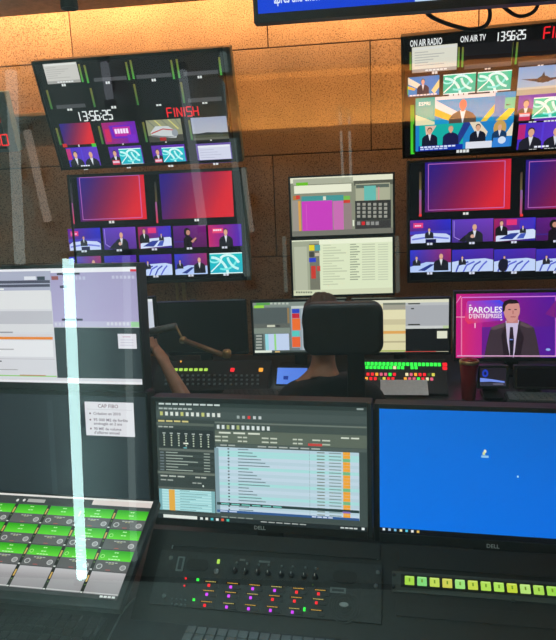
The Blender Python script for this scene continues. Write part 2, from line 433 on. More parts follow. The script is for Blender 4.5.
def t_hangar(c):
    c.rect(0, 0, 1, 1, (150, 150, 120)); c.rect(0, .7, 1, 1, (70, 68, 62))
    for k in range(5): c.line([(.05+.2*k, 0), (.3+.2*k, .45)], .06, (215, 205, 120) if k % 2 else (120, 125, 110))
    c.poly([(.08, .55), (.25, .28), (.62, .3), (.85, .6), (.8, .85), (.4, .82), (.1, .72)], (205, 208, 210)); c.poly([(.1, .66), (.4, .74), (.8, .8), (.4, .84), (.12, .74)], (120, 120, 125))
    c.line([(.1, .6), (.45, .42), (.78, .5)], .05, (190, 50, 50)); c.rect(.32, .8, .5, .95, (170, 40, 40)); c.ell(.78, .62, .09, .16, (150, 155, 165))
def t_field(c):
    c.rect(0, 0, 1, .72, (160, 165, 190), (180, 182, 195), 'v'); c.rect(0, .7, 1, 1, (70, 75, 60)); c.poly([(0, .74), (.4, .66), (1, .72), (1, .78), (0, .78)], (45, 50, 50)); c.rect(0, .9, 1, 1, (95, 95, 85))
def t_plane(c):
    c.rect(0, 0, 1, 1, (120, 165, 215), (170, 190, 205), 'v'); c.rect(0, .78, 1, 1, (175, 165, 145)); c.rect(0, .72, 1, .8, (205, 200, 185))
    c.poly([(.05, .42), (.38, .44), (.45, .36), (.56, .36), (.63, .44), (.98, .42), (.64, .54), (.5, .6), (.36, .54)], (40, 42, 50)); c.poly([(.46, .36), (.5, .2), (.53, .36)], (45, 45, 55))
    c.ell(.42, .52, .04, .06, (30, 30, 35)); c.ell(.59, .52, .04, .06, (30, 30, 35))
def t_two(c):
    c.rect(0, 0, 1, 1, (70, 45, 190), (105, 60, 200)); c.rect(0, .05, .14, .6, (190, 40, 120)); c.rect(.46, 0, .5, 1, (90, 60, 215))
    suit(c, .26, .5, .3); suit(c, .75, .52, .3, bald=True); c.dash(.5, .92, .3, .07, (235, 235, 250), 4)
def t_mix(c, right=t_teal):
    c.rect(0, 0, 1, 1, (95, 40, 170)); suit(c, .16, .45, .26); c.rect(.04, .66, .26, .95, (215, 60, 90)); c.rect(.05, .7, .25, .8, (235, 200, 220))
    d = Canvas(c.pl, (c.x0+.3*c.w, c.z0-.12*c.h), (c.x1-.03*c.w, c.z0-.9*c.h), px=False, n0=c.n0); d.k = c.k
    right(d); o = len(c.v); c.v += d.v; c.f += [tuple(i+o for i in f) for f in d.f]; c.c += d.c; c.k = d.k
def t_docp(c):
    c.rect(0, 0, 1, 1, (105, 80, 165)); c.rect(.05, .1, .97, .82, (215, 215, 235)); c.rect(.05, .1, .97, .2, (235, 235, 245))
    for k in range(4): c.rect(.1, .3+.13*k, .5+.1*(k % 3), .33+.13*k, (190, 190, 215))
def t_man(c):
    c.rect(0, 0, 1, 1, (40, 130, 205)); c.poly([(0, 0), (.4, .4), (.3, .6), (0, .35)], (235, 225, 200)); c.poly([(.75, .75), (1, .2), (1, .6), (.85, .95)], (240, 220, 150)); c.poly([(0, .45), (.25, .6), (.2, .7), (0, .6)], (235, 180, 60))
    suit(c, .48, .4, .26, coat=(30, 32, 55)); c.dash(.5, .95, .9, .07, (235, 235, 240), 8)
def t_debate(c):
    c.rect(0, 0, 1, .52, (30, 150, 205)); c.rect(0, 0, .2, .52, (40, 175, 165))
    c.poly([(0, .3), (.2, .45), (.2, .52), (0, .52)], (235, 225, 180)); c.poly([(.2, .05), (.55, .42), (.5, .52), (.44, .52), (.2, .3)], (240, 225, 225)); c.poly([(.2, .2), (.45, .42), (.42, .5), (.2, .34)], (235, 175, 50))
    c.poly([(.66, .52), (.82, .16), (.82, .3), (.72, .52)], (240, 200, 70)); c.rect(.8, .06, .9, .52, (60, 130, 190)); c.poly([(.82, .5), (1, .2), (1, .34), (.92, .52)], (245, 205, 60)); c.rect(.9, .1, 1, .3, (80, 200, 160)); c.rect(.2, .0, .8, .06, (235, 225, 225))
    suit(c, .485, .26, .20, coat=(88, 74, 66), skin=(225, 120, 100), hair=(150, 130, 120), a=1.9, bald=True)
    c.text(.035, .135, 'ESPRI', .09, (235, 255, 250))
    c.rect(0, .50, 1, 1, (35, 130, 200)); c.rect(.04, .50, .5, 1, (25, 175, 165)); c.poly([(.5, .5), (.58, .5), (.46, .9), (.4, .9)], (40, 60, 140)); c.poly([(.56, .5), (.66, .5), (.75, .7), (.7, .95)], (235, 215, 190)); c.poly([(.92, .8), (1, .55), (1, .8)], (240, 225, 200)); c.poly([(.1, .52), (.22, .52), (.12, .8)], (235, 190, 170))
    suit(c, .15, .67, .11, coat=(25, 28, 50)); suit(c, .37, .66, .11, coat=(30, 30, 75), hair=(190, 160, 120), shirt=(30, 30, 75)); suit(c, .65, .66, .11, coat=(25, 28, 45)); c.ell(.87, .64, .065, .15, (205, 160, 90)); suit(c, .87, .67, .10, coat=(25, 60, 100), hair=(215, 170, 90))
    c.rect(.03, .90, .5, 1, (20, 50, 165)); c.dash(.24, .925, .38, .03, (225, 230, 250), 9); c.dash(.2, .965, .3, .025, (200, 210, 245), 6)
    c.rect(.53, .87, .8, 1, (228, 226, 238)); c.rect(.81, .82, .98, 1, (55, 130, 215)); c.ell(.9, .87, .04, .07, (215, 225, 245))

# ================================================================== THE SETTING
FZ = -0.08          # floor level
WY = 4.40           # face of the far wall
CEIL = 2.82
bm = B(); box(bm, (0, 1.2, FZ-.05), (7.2, 7.2, .1)); struct('floor', bm, 'floor')
bm = B(); box(bm, (0, -.72, FZ+.003), (7.0, 2.06, .006)); struct('floor', bm, 'haze_floor')  # pale sheet added over the floor, its reflection lifts the haze
bm = B(); box(bm, (0, .9, CEIL+.04), (7.2, 6.3, .08)); box(bm, (0, 4.25, 3.12), (7.2, .6, .08)); box(bm, (0, 4.02, 2.98), (7.2, .06, .24))
ceil = struct('ceiling', bm, 'ceiling')
bm = B(); box(bm, (0, WY+.09, 1.5), (7.2, .1, 3.3)); wall = struct('wall_back', bm, 'wallback')
for z0 in (-.90, -.20, .50, 1.20, 1.90, 2.60):
    row = int(round((z0+.9)/.7))
    off = -.53 if row % 2 == 1 else .147
    x = off-1.37*3
    while x < 3.6:
        a, b = max(x, -3.55), min(x+1.37, 3.55); lo, hi = max(z0, FZ), min(z0+.7, 3.08)
        if b-a > .05 and hi-lo > .05:
            bm = B(); box(bm, (0, 0, 0), (b-a-.007, .04, hi-lo-.007), .003)
            obj('acoustic_panel', bm, 'cork', wall, ((a+b)/2, WY+.02+random.uniform(-.0015, .0015), (lo+hi)/2))
        x += 1.37
for nm, x in (('wall_left', -3.6), ('wall_right', 3.6)):
    bm = B(); box(bm, (x, 1.2, 1.5), (.1, 7.2, 3.3)); struct(nm, bm, 'sidewall')
bm = B(); box(bm, (0, -1.85, 1.5), (7.2, .1, 3.3)); struct('wall_front', bm, 'corridor')
# timber board with a light ledge on the corridor wall, behind the camera
bm = B(); box(bm, (.9, -1.755, 1.945), (2.72, .05, .19), .003); box(bm, (.9, -1.69, 1.844), (2.72, .12, .014), .002); box(bm, (.9, -1.68, 2.045), (2.72, .14, .014), .002); struct('trim_1', bm, 'timber')  # top lip added to shade the wall above
# the glass partition the photograph was taken through
bm = B(); box(bm, (0, .35, 1.32), (5.0, .012, 2.6)); win = struct('window_1', bm, 'glass')
for i, (c, s) in enumerate((((0, .35, .00), (5.1, .08, .16)), ((0, .35, 2.69), (5.1, .08, .14)), ((-2.55, .35, 1.34), (.1, .08, 2.84)), ((2.55, .35, 1.34), (.1, .08, 2.84)))):
    bm = B(); box(bm, c, s, .006); obj('window_frame', bm, 'frame', win)

# ------------------------------------------------------------------ vertical light tubes in the corridor (mirrored in the glass)
GY = .344
def light_tube(px0, px1, Yv, wpx, strength, col, label, soft=False):
    p0, p1 = at(*px0, Yv), at(*px1, Yv)
    q0 = Vector((p0[0], 2*GY-p0[1], p0[2])); q1 = Vector((p1[0], 2*GY-p1[1], p1[2]))
    d = (q0-q1); L = d.length; w = wpx*Yv/F
    t = thing('light_tube', label, 'lamp', q1, (d.to_track_quat('Z', 'Y')).to_euler(), 'light tubes on the corridor wall')
    bm = B(); lathe(bm, [(w*.3, .0), (w*.5, .004), (w*.5, L-.004), (w*.3, L)], 16); obj('tube', bm, emit('tube_glow', col, strength), t, smooth=True)
    for zz in (L+.012, -.012):
        bm = B(); box(bm, (0, 0, zz), (w*1.2, w*1.2, .024), .003); obj('end_cap', bm, 'greyedge', t)
    back = -1.80-(q0.y+q1.y)/2
    bm = B(); box(bm, (0, back/2, 0), (.02, abs(back), .05), .002); o = obj('bracket', bm, 'greyedge', t); o.rotation_euler = t.rotation_euler.to_matrix().inverted().to_euler(); o.location = (0, 0, L/2)
light_tube((68, 258), (82, 578), 2.37, 11.5, 11.5, (.66, 1.0, .98), 'bright cool white light tube, the longest on the corridor wall')
light_tube((11, 70), (20, 264), 2.42, 11, 1.9, (.8, 1.0, .95), 'wide dim light tube leftmost on the corridor wall')
light_tube((27, 130), (48, 222), 2.44, 8, 1.6, (1.0, .93, .8), 'short dim slanting light tube on the corridor wall')
light_tube((126, 255), (134, 560), 2.46, 8, 1.2, (.75, 1.0, .97), 'faint thin light tube beside the brightest one')
light_tube((340, 112), (343, 178), 2.40, 2.6, 1.3, (.85, 1.0, .92), 'small narrow light tube, first of the pair')
light_tube((349, 116), (351, 180), 2.42, 2.6, 1.3, (.85, 1.0, .92), 'small narrow light tube, second of the pair')
light_tube((182, 70), (203, 226), 2.45, 9, 1.2, (.8, .95, 1.0), 'dim slanting light tube near the timber board')
light_tube((104, 62), (110, 100), 2.43, 8, 1.1, (.8, .9, 1.0), 'stubby dim light tube high on the corridor wall')
light_tube((284, 236), (286, 292), 2.41, 4, .9, (.75, 1.0, .9), 'tiny faint light tube low on the corridor wall')
light_tube((397, 236), (398, 292), 2.39, 4, .9, (.75, 1.0, .9), 'tiny faint light tube beneath the timber board')

light_tube((223, 52), (247, 276), 2.47, 7, .9, (.75, 1.0, .97), 'long faint slanting light tube left of the timber board')
light_tube((243, 168), (252, 232), 2.36, 5, 1.2, (.95, 1.0, .9), 'short faint slanting light tube left of the timber board')

# ================================================================== MONITORS
def monitor(name, label, pl, w, h, bez, depth, base, group=None, caseM='black', cat='monitor'):
    l, r, t, b = bez
    if base[0] == 'desk':
        q = pl.world(0, depth+.05, 0); root = thing(name, label, cat, (q[0], q[1], base[1]), (0, 0, pl.yaw), group)
    else:
        q = pl.world(0, depth, 0); root = thing(name, label, cat, tuple(q), (0, 0, pl.yaw), group)
    L = sub(root, pl.c); R = (-pl.pitch, 0, 0)
    bm = B(); box(bm, ((r-l)/2, .004+depth/2, (t-b)/2), (w+l+r, depth, h+t+b), .004)
    if depth > .03: box(bm, (0, depth+.012, -.02), (w*.55, .03, h*.55), .008)
    obj('casing', bm, caseM, root, L, R)
    bm = B()
    box(bm, (-w/2-l/2, .002, (t-b)/2), (l, .012, h+t+b), .0015); box(bm, (w/2+r/2, .002, (t-b)/2), (r, .012, h+t+b), .0015)
    box(bm, (0, .002, h/2+t/2), (w, .012, t), .0015); box(bm, (0, .002, -h/2-b/2), (w, .012, b), .0015)
    bz = obj('bezel', bm, 'bezel', root, L, R)
    C0 = Vector(L) + Matrix.Rotation(-pl.pitch, 3, 'X') @ Vector((0, depth+.004, 0))
    if base[0] == 'desk':
        z = C0.z; y0 = C0.y
        bm = B(); box(bm, (0, y0+.035, z/2+.005), (.07, .03, z+.01), .006); box(bm, (0, y0+.015, z), (.1, .05, .1), .004); obj('stand_neck', bm, caseM, root)
        bm = B(); prism(bm, [(x, zz) for x, zz in rounded(min(.24, w*.75), .16, .03)], 0, .014)
        o = obj('stand_base', bm, caseM, root, (0, y0-.01, 0), (RAD(90), 0, 0))
    elif base[0] == 'wall':
        dy = base[1]-q[1]
        dy -= .004
        if dy > .03:
            bm = B(); box(bm, (0, dy/2+.01, 0), (.08, dy-.02, .06), .004); box(bm, (0, dy-.0125, 0), (.3, .02, .22), .003); box(bm, (0, .01, 0), (.24, .05, .18), .003)
            obj('wall_bracket', bm, 'black', root, (0, 0, 0), (0, 0, -pl.yaw))
    elif base[0] == 'ceiling':
        bm = B(); top = base[1]-q[2]
        box(bm, (0, .03, top/2), (.05, .05, top), .004); box(bm, (0, .03, top-.012), (.18, .18, .02), .003); obj('ceiling_pole', bm, 'black', root)
    return root, L, R, bz
def screen(root, L, R, cv, label=None):
    o = cv.build('screen', root, label=label); o.location = L; o.rotation_euler = R; return o
def full(pl, w, h): return Canvas(pl, (-w/2, h/2), (w/2, -h/2), px=False)
def tile(pl, par, tl, br, fn, *a, name='video_tile', label=None):
    c = Canvas(pl, tl, br, n0=-.0012); fn(c, *a); return c.build(name, par, label=label)
def caption(pl, par, x, y, w, h=2.2, col=(225, 225, 225), n=2):
    c = Canvas(pl, (x-w/2, y-h/2), (x+w/2, y+h/2), n0=-.001); c.dash(.5, .5, 1, 1, col, n); return c.build('caption', par)
def meter(pl, par, x0, y0, x1, y1, wpx, lo, hi):
    a, b = pl.px(x0, y0), pl.px(x1, y1); w = wpx*np.linalg.norm(a-b)/math.hypot(x0-x1, y0-y1)
    c = Canvas(pl, (min(a[0], b[0])-w/2, a[1]), (min(a[0], b[0])+w/2, b[1]), px=False, n0=-.0011)
    c.rect(0, 0, 1, 1, hi, lo, 'v'); return c.build('level_meter', par)

GRN, OLV, DKG = (70, 165, 70), (120, 110, 50), (30, 70, 40)
# ---- left upper multiviewer, tipped forward
PA = Plane((-1.324, 4.0, 2.177), -.6, -21.7)
wA, hA = 1.18, .655
def off(pl, dx, dz): q = pl.world(dx, 0, dz); return Plane(q, math.degrees(pl.yaw), math.degrees(pl.pitch))
PA = off(PA, -.018, 0)
r, L, R, bz = monitor('multiview_display', 'upper left multiview display tipped forward, clock reading 13:56:25 above small pictures', PA, wA, hA, (.016, .016, .02, .02), .06, ('wall', WY), 'multiview displays on the far wall')
c = full(PA, wA, hA); c.rect(0, 0, 1, 1, (17, 18, 21)); sA = screen(r, L, R, c)
bm = B(); box(bm, (wA/2+.016+.022, .03, 0), (.044, .08, hA+.04), .003); obj('side_trim', bm, 'greyedge', r, L, R)
tile(PA, sA, (42.5, 64), (81, 82), t_doc); 
for tl, br, bar in (((89, 61.5), (127, 80), True), ((132, 58), (172, 77), True), ((180, 55), (218.5, 74), True), ((51, 89), (86, 107.5), True), ((95, 85), (131, 104), False), ((140, 83), (177, 103), False), ((184, 80), (222, 101), True)):
    tile(PA, sA, tl, br, t_dark, bar)
for x0, y0, x1, y1 in ((79, 64, 83, 82), (85.5, 65, 88.5, 83), (126, 62, 129.5, 80), (131, 60, 134, 79), (171, 60, 175, 79), (176.5, 59, 180, 78), (219, 57, 222, 75), (47.5, 90, 52, 109), (91, 88, 95, 107), (134, 84, 139, 105), (181, 82, 186, 103), (57, 128, 61, 145), (99, 126, 103, 144), (144, 122, 147, 142), (189, 120, 192.5, 140)):
    meter(PA, sA, x0, y0, x1, y1, 2.2, GRN if y0 < 80 else (55, 120, 60), OLV)
for x, y, w in ((64, 85, 5), (108, 82.6, 5), (154, 80, 5), (200, 77, 5), (70, 109.3, 6), (114, 107.2, 6), (159, 104.6, 6), (205, 102.4, 6), (79, 145.6, 2), (123, 143.6, 2), (166, 141.6, 2), (211, 139.6, 2), (86, 168.6, 5), (129, 167, 5), (171, 165.6, 6), (216, 163.6, 6)): caption(PA, sA, x, y, w)
def seg_tile(pl, par, tl, br, t, col, name='clock_digits'):
    cc = Canvas(pl, tl, br, n0=-.0012); cc.seg(0.02, .06, .93, .94, t, col); return cc.build(name, par)
seg_tile(PA, sA, (76, 111.6), (117, 119.4), '13:56:25', (240, 240, 240))
seg_tile(PA, sA, (165.6, 107.6), (203, 115.8), 'FINISH', (245, 35, 45), 'status_word')
tile(PA, sA, (59, 124), (95, 143.5), t_rb, False); tile(PA, sA, (101, 123), (139, 142.5), t_logo)
tile(PA, sA, (145.5, 120.5), (184, 140.5), t_hangar); tile(PA, sA, (190.5, 118), (229, 138.5), t_field)
for x, y, col in ((65, 145.5, (200, 40, 45)), (94, 145, (70, 200, 60))):
    cc = Canvas(PA, (x-2.6, y-1.6), (x+2.6, y+1.6), n0=-.0013); cc.rect(0, 0, 1, 1, col); cc.build('tally_mark', sA)
tile(PA, sA, (65.5, 148), (101.5, 166.5), t_two); tile(PA, sA, (108, 147), (145, 165.5), t_mix)
tile(PA, sA, (151, 145.8), (187.5, 164), t_mix); tile(PA, sA, (195.5, 144), (233, 162), t_docp)

# ---- left lower multiviewer
PB = off(Plane((-1.266, 4.07, 1.445), 4, 1), -.018, 0)
wB, hB = 1.135, .703
r, L, R, bz = monitor('multiview_display', 'lower left multiview display with two red blue gradient windows over rows of studio shots', PB, wB, hB, (.016, .016, .02, .02), .06, ('wall', WY), 'multiview displays on the far wall')
c = full(PB, wB, hB); c.rect(0, 0, 1, 1, (10, 10, 14)); sB = screen(r, L, R, c)
bm = B(); box(bm, (wB/2+.016+.014, .03, 0), (.028, .08, hB+.04), .003); obj('side_trim', bm, 'greyedge', r, L, R)
tile(PB, sB, (76.5, 176), (147, 219), t_rb); tile(PB, sB, (159, 172.5), (234, 216.5), t_rb, False)
meter(PB, sB, 71.5, 183, 72.5, 203, 2, (60, 50, 70), (50, 50, 55)); meter(PB, sB, 72.5, 203, 74, 224, 1.8, (210, 60, 90), (150, 90, 150))
meter(PB, sB, 156, 182, 156.5, 202, 2, (90, 80, 50), (50, 50, 55)); meter(PB, sB, 156.8, 202, 157.5, 223, 1.8, (215, 60, 80), (150, 90, 150))
caption(PB, sB, 112, 222, 6); caption(PB, sB, 197, 220, 5)
row1 = [t_wide, t_present, t_desk, t_woman, t_host]; row2 = [t_backs, t_curve, t_curve, t_backs, t_teal]
for k in range(5):
    x0 = 67.5+35.1*k; y0 = 229-.95*k
    tile(PB, sB, (x0, y0), (x0+34.3, y0+20.5), row1[k]); caption(PB, sB, x0+17, y0+22, 6, col=(210, 210, 225))
    x0 += 1.5; y0 = 257-.9*k
    tile(PB, sB, (x0, y0), (x0+33.5, y0+19.5), row2[k]); caption(PB, sB, x0+17, y0+21, 6, col=(210, 210, 225))

# ---- right upper multiviewer
PC = Plane(at(478, 93, 3.98), -6, -27)
tlC, blC = PC.px(400, 37), PC.px(407, 158.5)
wC = 1.42; hC = tlC[1]-blC[1]-.03
xc = (tlC[0]+blC[0])/2+.004+wC/2; zc = (tlC[1]+blC[1])/2
PC = off(PC, xc, zc)
r, L, R, bz = monitor('multiview_display', 'upper right multiview display lettered ON AIR RADIO and ON AIR TV', PC, wC, hC, (.016, .016, .016, .016), .06, ('wall', WY), 'multiview displays on the far wall')
c = full(PC, wC, hC); c.rect(0, 0, 1, 1, (10, 9, 11)); sC = screen(r, L, R, c)
def words(pl, par, x, y, hpx, t, col, wpx):
    cc = Canvas(pl, (x, y-hpx), (x+wpx, y+hpx*.3), n0=-.0012); cc.text(0, .77, t, .92, col, wmax=1); return cc.build('lettering', par)
words(PC, sC, 410, 44.6, 5.6, 'ON AIR RADIO', (240, 240, 240), 32); words(PC, sC, 460.5, 40.6, 5.6, 'ON AIR TV', (240, 240, 240), 25)
seg_tile(PC, sC, (496.5, 32), (528.5, 38.8), '13:56:25', (245, 245, 245)); seg_tile(PC, sC, (544, 26.5), (588, 35.5), 'FINISH', (245, 35, 45), 'status_word')
tile(PC, sC, (412, 47.5), (456.5, 69.5), t_doc, (225, 220, 205)); tile(PC, sC, (464.5, 44.5), (511, 66), t_dark); tile(PC, sC, (519.5, 41), (566, 62.5), t_dark); tile(PC, sC, (574, 38), (620, 59), t_dark)
for x, y0, y1 in ((410.5, 52, 70), (459, 47, 67), (463, 47, 67), (512.5, 42, 64), (517.5, 42, 64)): meter(PC, sC, x, y0, x+.3, y1, 2, GRN, OLV)
tile(PC, sC, (408, 77.5), (439, 94.5), t_man); tile(PC, sC, (443.5, 74.8), (475, 92.3), t_mint); tile(PC, sC, (478, 72.3), (510.3, 89.8), t_mint); tile(PC, sC, (519, 67.5), (567, 92), t_plane); tile(PC, sC, (574, 65), (620, 88), t_field)
tile(PC, sC, (415.5, 98.5), (511, 146), t_debate); tile(PC, sC, (519, 95.5), (567, 119), t_mix, t_mint); tile(PC, sC, (519, 123.5), (567, 147), t_two); tile(PC, sC, (574, 93), (620, 116), t_logo); tile(PC, sC, (574, 121), (620, 145), t_docp)
meter(PC, sC, 408.5, 86, 408.8, 95, 1.8, (80, 225, 60), (80, 225, 60)); meter(PC, sC, 412.3, 105, 414.2, 154, 3.6, (70, 215, 50), (90, 150, 40)); 
cc = Canvas(PC, (413.2, 124), (415, 152.5), n0=-.0016); cc.rect(0, 0, 1, 1, (15, 60, 15)); cc.build('level_meter', sC)
for x, y, w, n in ((435, 72.5, 6, 2), (488, 68, 6, 2), (541, 64.4, 6, 2), (459, 94.3, 20, 4), (494, 91.5, 8, 2), (543, 93.4, 8, 2), (463, 151, 13, 4), (533, 121, 8, 2), (551, 121, 14, 4), (533, 149.3, 8, 2), (551, 149.3, 14, 4)): caption(PC, sC, x, y, w, n=n)

# ---- right lower multiviewer
PD = Plane(at(480, 220, 4.12), 1, 1)
tlD, blD = PD.px(408, 161), PD.px(405.8, 283)
wD = 1.42; hD = tlD[1]-blD[1]-.03
PD = off(PD, (tlD[0]+blD[0])/2+.02+wD/2, (tlD[1]+blD[1])/2)
r, L, R, bz = monitor('multiview_display', 'lower right multiview display with vivid studio shots above the presenter monitor', PD, wD, hD, (.016, .016, .016, .016), .06, ('wall', WY), 'multiview displays on the far wall')
c = full(PD, wD, hD); c.rect(0, 0, 1, 1, (7, 7, 11)); sD = screen(r, L, R, c)
tile(PD, sD, (425, 162.5), (510, 209), t_rb); tile(PD, sD, (526, 160), (611, 206.5), t_rb)
for x in (420.3, 521.5):
    meter(PD, sD, x, 172, x, 190, 2.2, (110, 95, 60), (70, 55, 50)); meter(PD, sD, x, 190, x, 214, 2.2, (190, 80, 110), (130, 100, 160)); meter(PD, sD, x, 214, x, 216.5, 2.8, (240, 50, 50), (240, 50, 50))
caption(PD, sD, 466, 213.5, 6)
row1 = [t_wide, t_present, t_desk, t_woman, t_host]; row2 = [t_backs, t_curve, lambda c: t_curve(c, True), t_curve, t_teal]
for k in range(5):
    x0 = 410+42.1*k; y0 = 220.6-.9*k
    tile(PD, sD, (x0, y0), (x0+40.8, y0+21.5), row1[k]); caption(PD, sD, x0+20, y0+23.2, 6, col=(215, 215, 235))
    y0 = 250.3-.4*k
    tile(PD, sD, (x0, y0), (x0+40.8, y0+21), row2[k]); caption(PD, sD, x0+20, y0+23, 6, col=(215, 215, 235))

# ---- two stacked control monitors in the middle
def pxscreen(pl, w, h, fn):
    c = full(pl, w, h)
    def r(x0, y0, x1, y1, col, col2=None, d='h'):
        a = c.uv(x0, y0); b = c.uv(x1, y1); c.rect(a[0], a[1], b[0], b[1], col, col2, d)
    def t(x, y, s, hp, col, wpx=None):
        a = c.uv(x, y); b = c.uv(x, y-hp); wm = None
        if wpx: wm = c.uv(x+wpx, y)[0]-a[0]
        c.text(a[0], a[1], s, a[1]-b[1], col, wmax=wm)
    fn(c, r, t); return c
CREAM, OLIVE = (228, 226, 196), (140, 142, 122)
PE = Plane((-.05, 3.6, 1.55), 2.5, 0)
def dE(c, r, t):
    c.rect(0, 0, 1, 1, OLIVE); r(288, 174, 396, 179, (232, 230, 205)); r(293, 179.5, 353, 182.5, (175, 176, 155)); r(296, 182.8, 308, 186.3, (110, 190, 40)); r(294, 186, 351.5, 191.5, (238, 236, 212))
    r(354, 181, 394, 184, (90, 90, 78)); r(355.5, 184, 390, 200, (176, 176, 150)); r(356, 185, 389, 187, (95, 105, 95)); r(364, 186, 376, 200, (105, 188, 178)); r(378, 187, 379.5, 200, (215, 150, 150))
    r(293, 196, 298, 200, (190, 120, 60)); r(296, 195.5, 300, 199, (210, 60, 50)); r(301.5, 196.5, 343.5, 200.8, (70, 150, 150)); r(323, 196.5, 326, 200, (225, 225, 205)); r(343.5, 196, 350, 200, (120, 190, 80)); r(343.5, 200, 350, 203, (210, 60, 50))
    r(292, 200.8, 299, 231, (160, 150, 140)); r(298, 201, 301.5, 231, (222, 160, 80)); r(301.5, 201.5, 333, 230.5, (205, 62, 190)); r(333, 201, 344, 230.5, (205, 110, 180)); r(344, 203, 352, 231, (150, 130, 130)); r(306, 204, 307.2, 230, (225, 110, 205))
    r(355, 201, 391, 219.5, (52, 52, 50))
    for i in range(6):
        for j in range(4): r(357+5.4*i, 203+4*j, 360.2+5.4*i, 205.6+4*j, (160, 158, 148))
    r(355, 221, 391, 230.5, (60, 58, 58))
    for i in range(5): r(357+4.6*i, 221.6, 360.4+4.6*i, 225, (215, 45, 50) if i == 1 else (150, 148, 145))
    r(352.6, 220, 354.2, 226, (235, 235, 215)); r(290, 231.5, 395, 233.5, (120, 118, 108))
cE = pxscreen(PE, .575, .328, dE)
r, L, R, bz = monitor('control_monitor', 'wall monitor showing a magenta block and a dark keypad, above the cream document screen', PE, .575, .328, (.012, .012, .010, .012), .045, ('wall', WY)); screen(r, L, R, cE)
PF = Plane((-.054, 3.6, 1.202), 2.5, 0)
def dF(c, r, t):
    c.rect(0, 0, 1, 1, (226, 232, 198)); r(290, 238, 396, 241.5, (240, 242, 215)); r(290, 241.8, 320.6, 293, (165, 168, 145)); r(294, 247, 308, 290, (186, 188, 165))
    r(309, 244, 320.3, 290, (120, 120, 105)); r(309, 245, 314.5, 250.5, (232, 212, 40)); r(314.8, 245, 320.2, 250.5, (80, 160, 165)); r(309, 258, 316, 262, (50, 65, 200)); r(311, 266, 316, 278.5, (205, 60, 50)); r(317, 266, 320.4, 271, (205, 70, 60)); r(309, 252, 314, 257, (70, 70, 65)); r(315, 253, 320, 256, (205, 190, 170))
    for k in range(16): r(323, 245+2.6*k, 323+8+((k*5) % 17), 245.6+2.6*k, (200, 206, 175))
    for k in range(15): r(350, 244+2.5*k, 350+6+((k*3) % 5), 244.7+2.5*k, (150, 158, 135)); r(362, 244+2.5*k, 375, 244.6+2.5*k, (195, 200, 172)); r(378, 244+2.5*k, 388, 244.6+2.5*k, (200, 206, 178))
    r(290, 290.5, 396, 294, (214, 216, 184)); 
    for k in range(7): r(296+2.4*k, 291.4, 297.6+2.4*k, 293, (110, 115, 100))
cF = pxscreen(PF, .575, .322, dF)
r, L, R, bz = monitor('control_monitor', 'wall monitor filled with a cream document list, directly above the seated operator', PF, .575, .322, (.012, .012, .008, .012), .045, ('wall', WY)); screen(r, L, R, cF)

# ---- top blue programme monitor hung from the ceiling
PG = Plane(at(254, 21, 2.0), 0, -4); 
wG, hG = 1.12, .60
PG = off(PG, wG/2+.014, hG/2+.018)
def dG(c, r, t):
    c.rect(0, 0, 1, 1, (25, 70, 215), (20, 60, 205)); r(415, -20, 640, 9, (195, 218, 248))
    c.rect(0, 0, 1, .6, (25, 75, 215)); a = c.uv(274, 3.5); c.text(a[0], a[1], 'après une chute de', .055, (235, 242, 255), wmax=.15); c.dash(a[0]+.185, a[1]-.017, .05, .03, (235, 242, 255), 4)
    c.rect(.48, .25, 1, .955, (195, 218, 248))
cG = pxscreen(PG, wG, hG, dG)
r, L, R, bz = monitor('programme_monitor', 'large blue news monitor hung from the ceiling, cut by the top of the picture', PG, wG, hG, (.014, .014, .012, .026), .045, ('ceiling', CEIL)); screen(r, L, R, cG)

# ================================================================== THE FAR DESK ROW
DZ = .66
bm = B(); box(bm, (.05, 3.245, DZ-.02), (3.6, .90, .04), .006)
desk = thing('control_desk', 'long dark control desk under the far row of monitors', 'desk', (0, 0, 0))
obj('worktop', bm, 'desk', desk)
for x in (-1.7, -.5, .7, 1.8):
    bm = B(); box(bm, (x, 3.25, (DZ-.04+FZ)/2), (.04, .8, DZ-.04-FZ), .004); obj('side_panel', bm, 'desk', desk)
bm = B(); box(bm, (.05, 3.66, (DZ-.04+FZ)/2), (3.5, .03, DZ-.04-FZ), .002); obj('modesty_panel', bm, 'desk', desk)

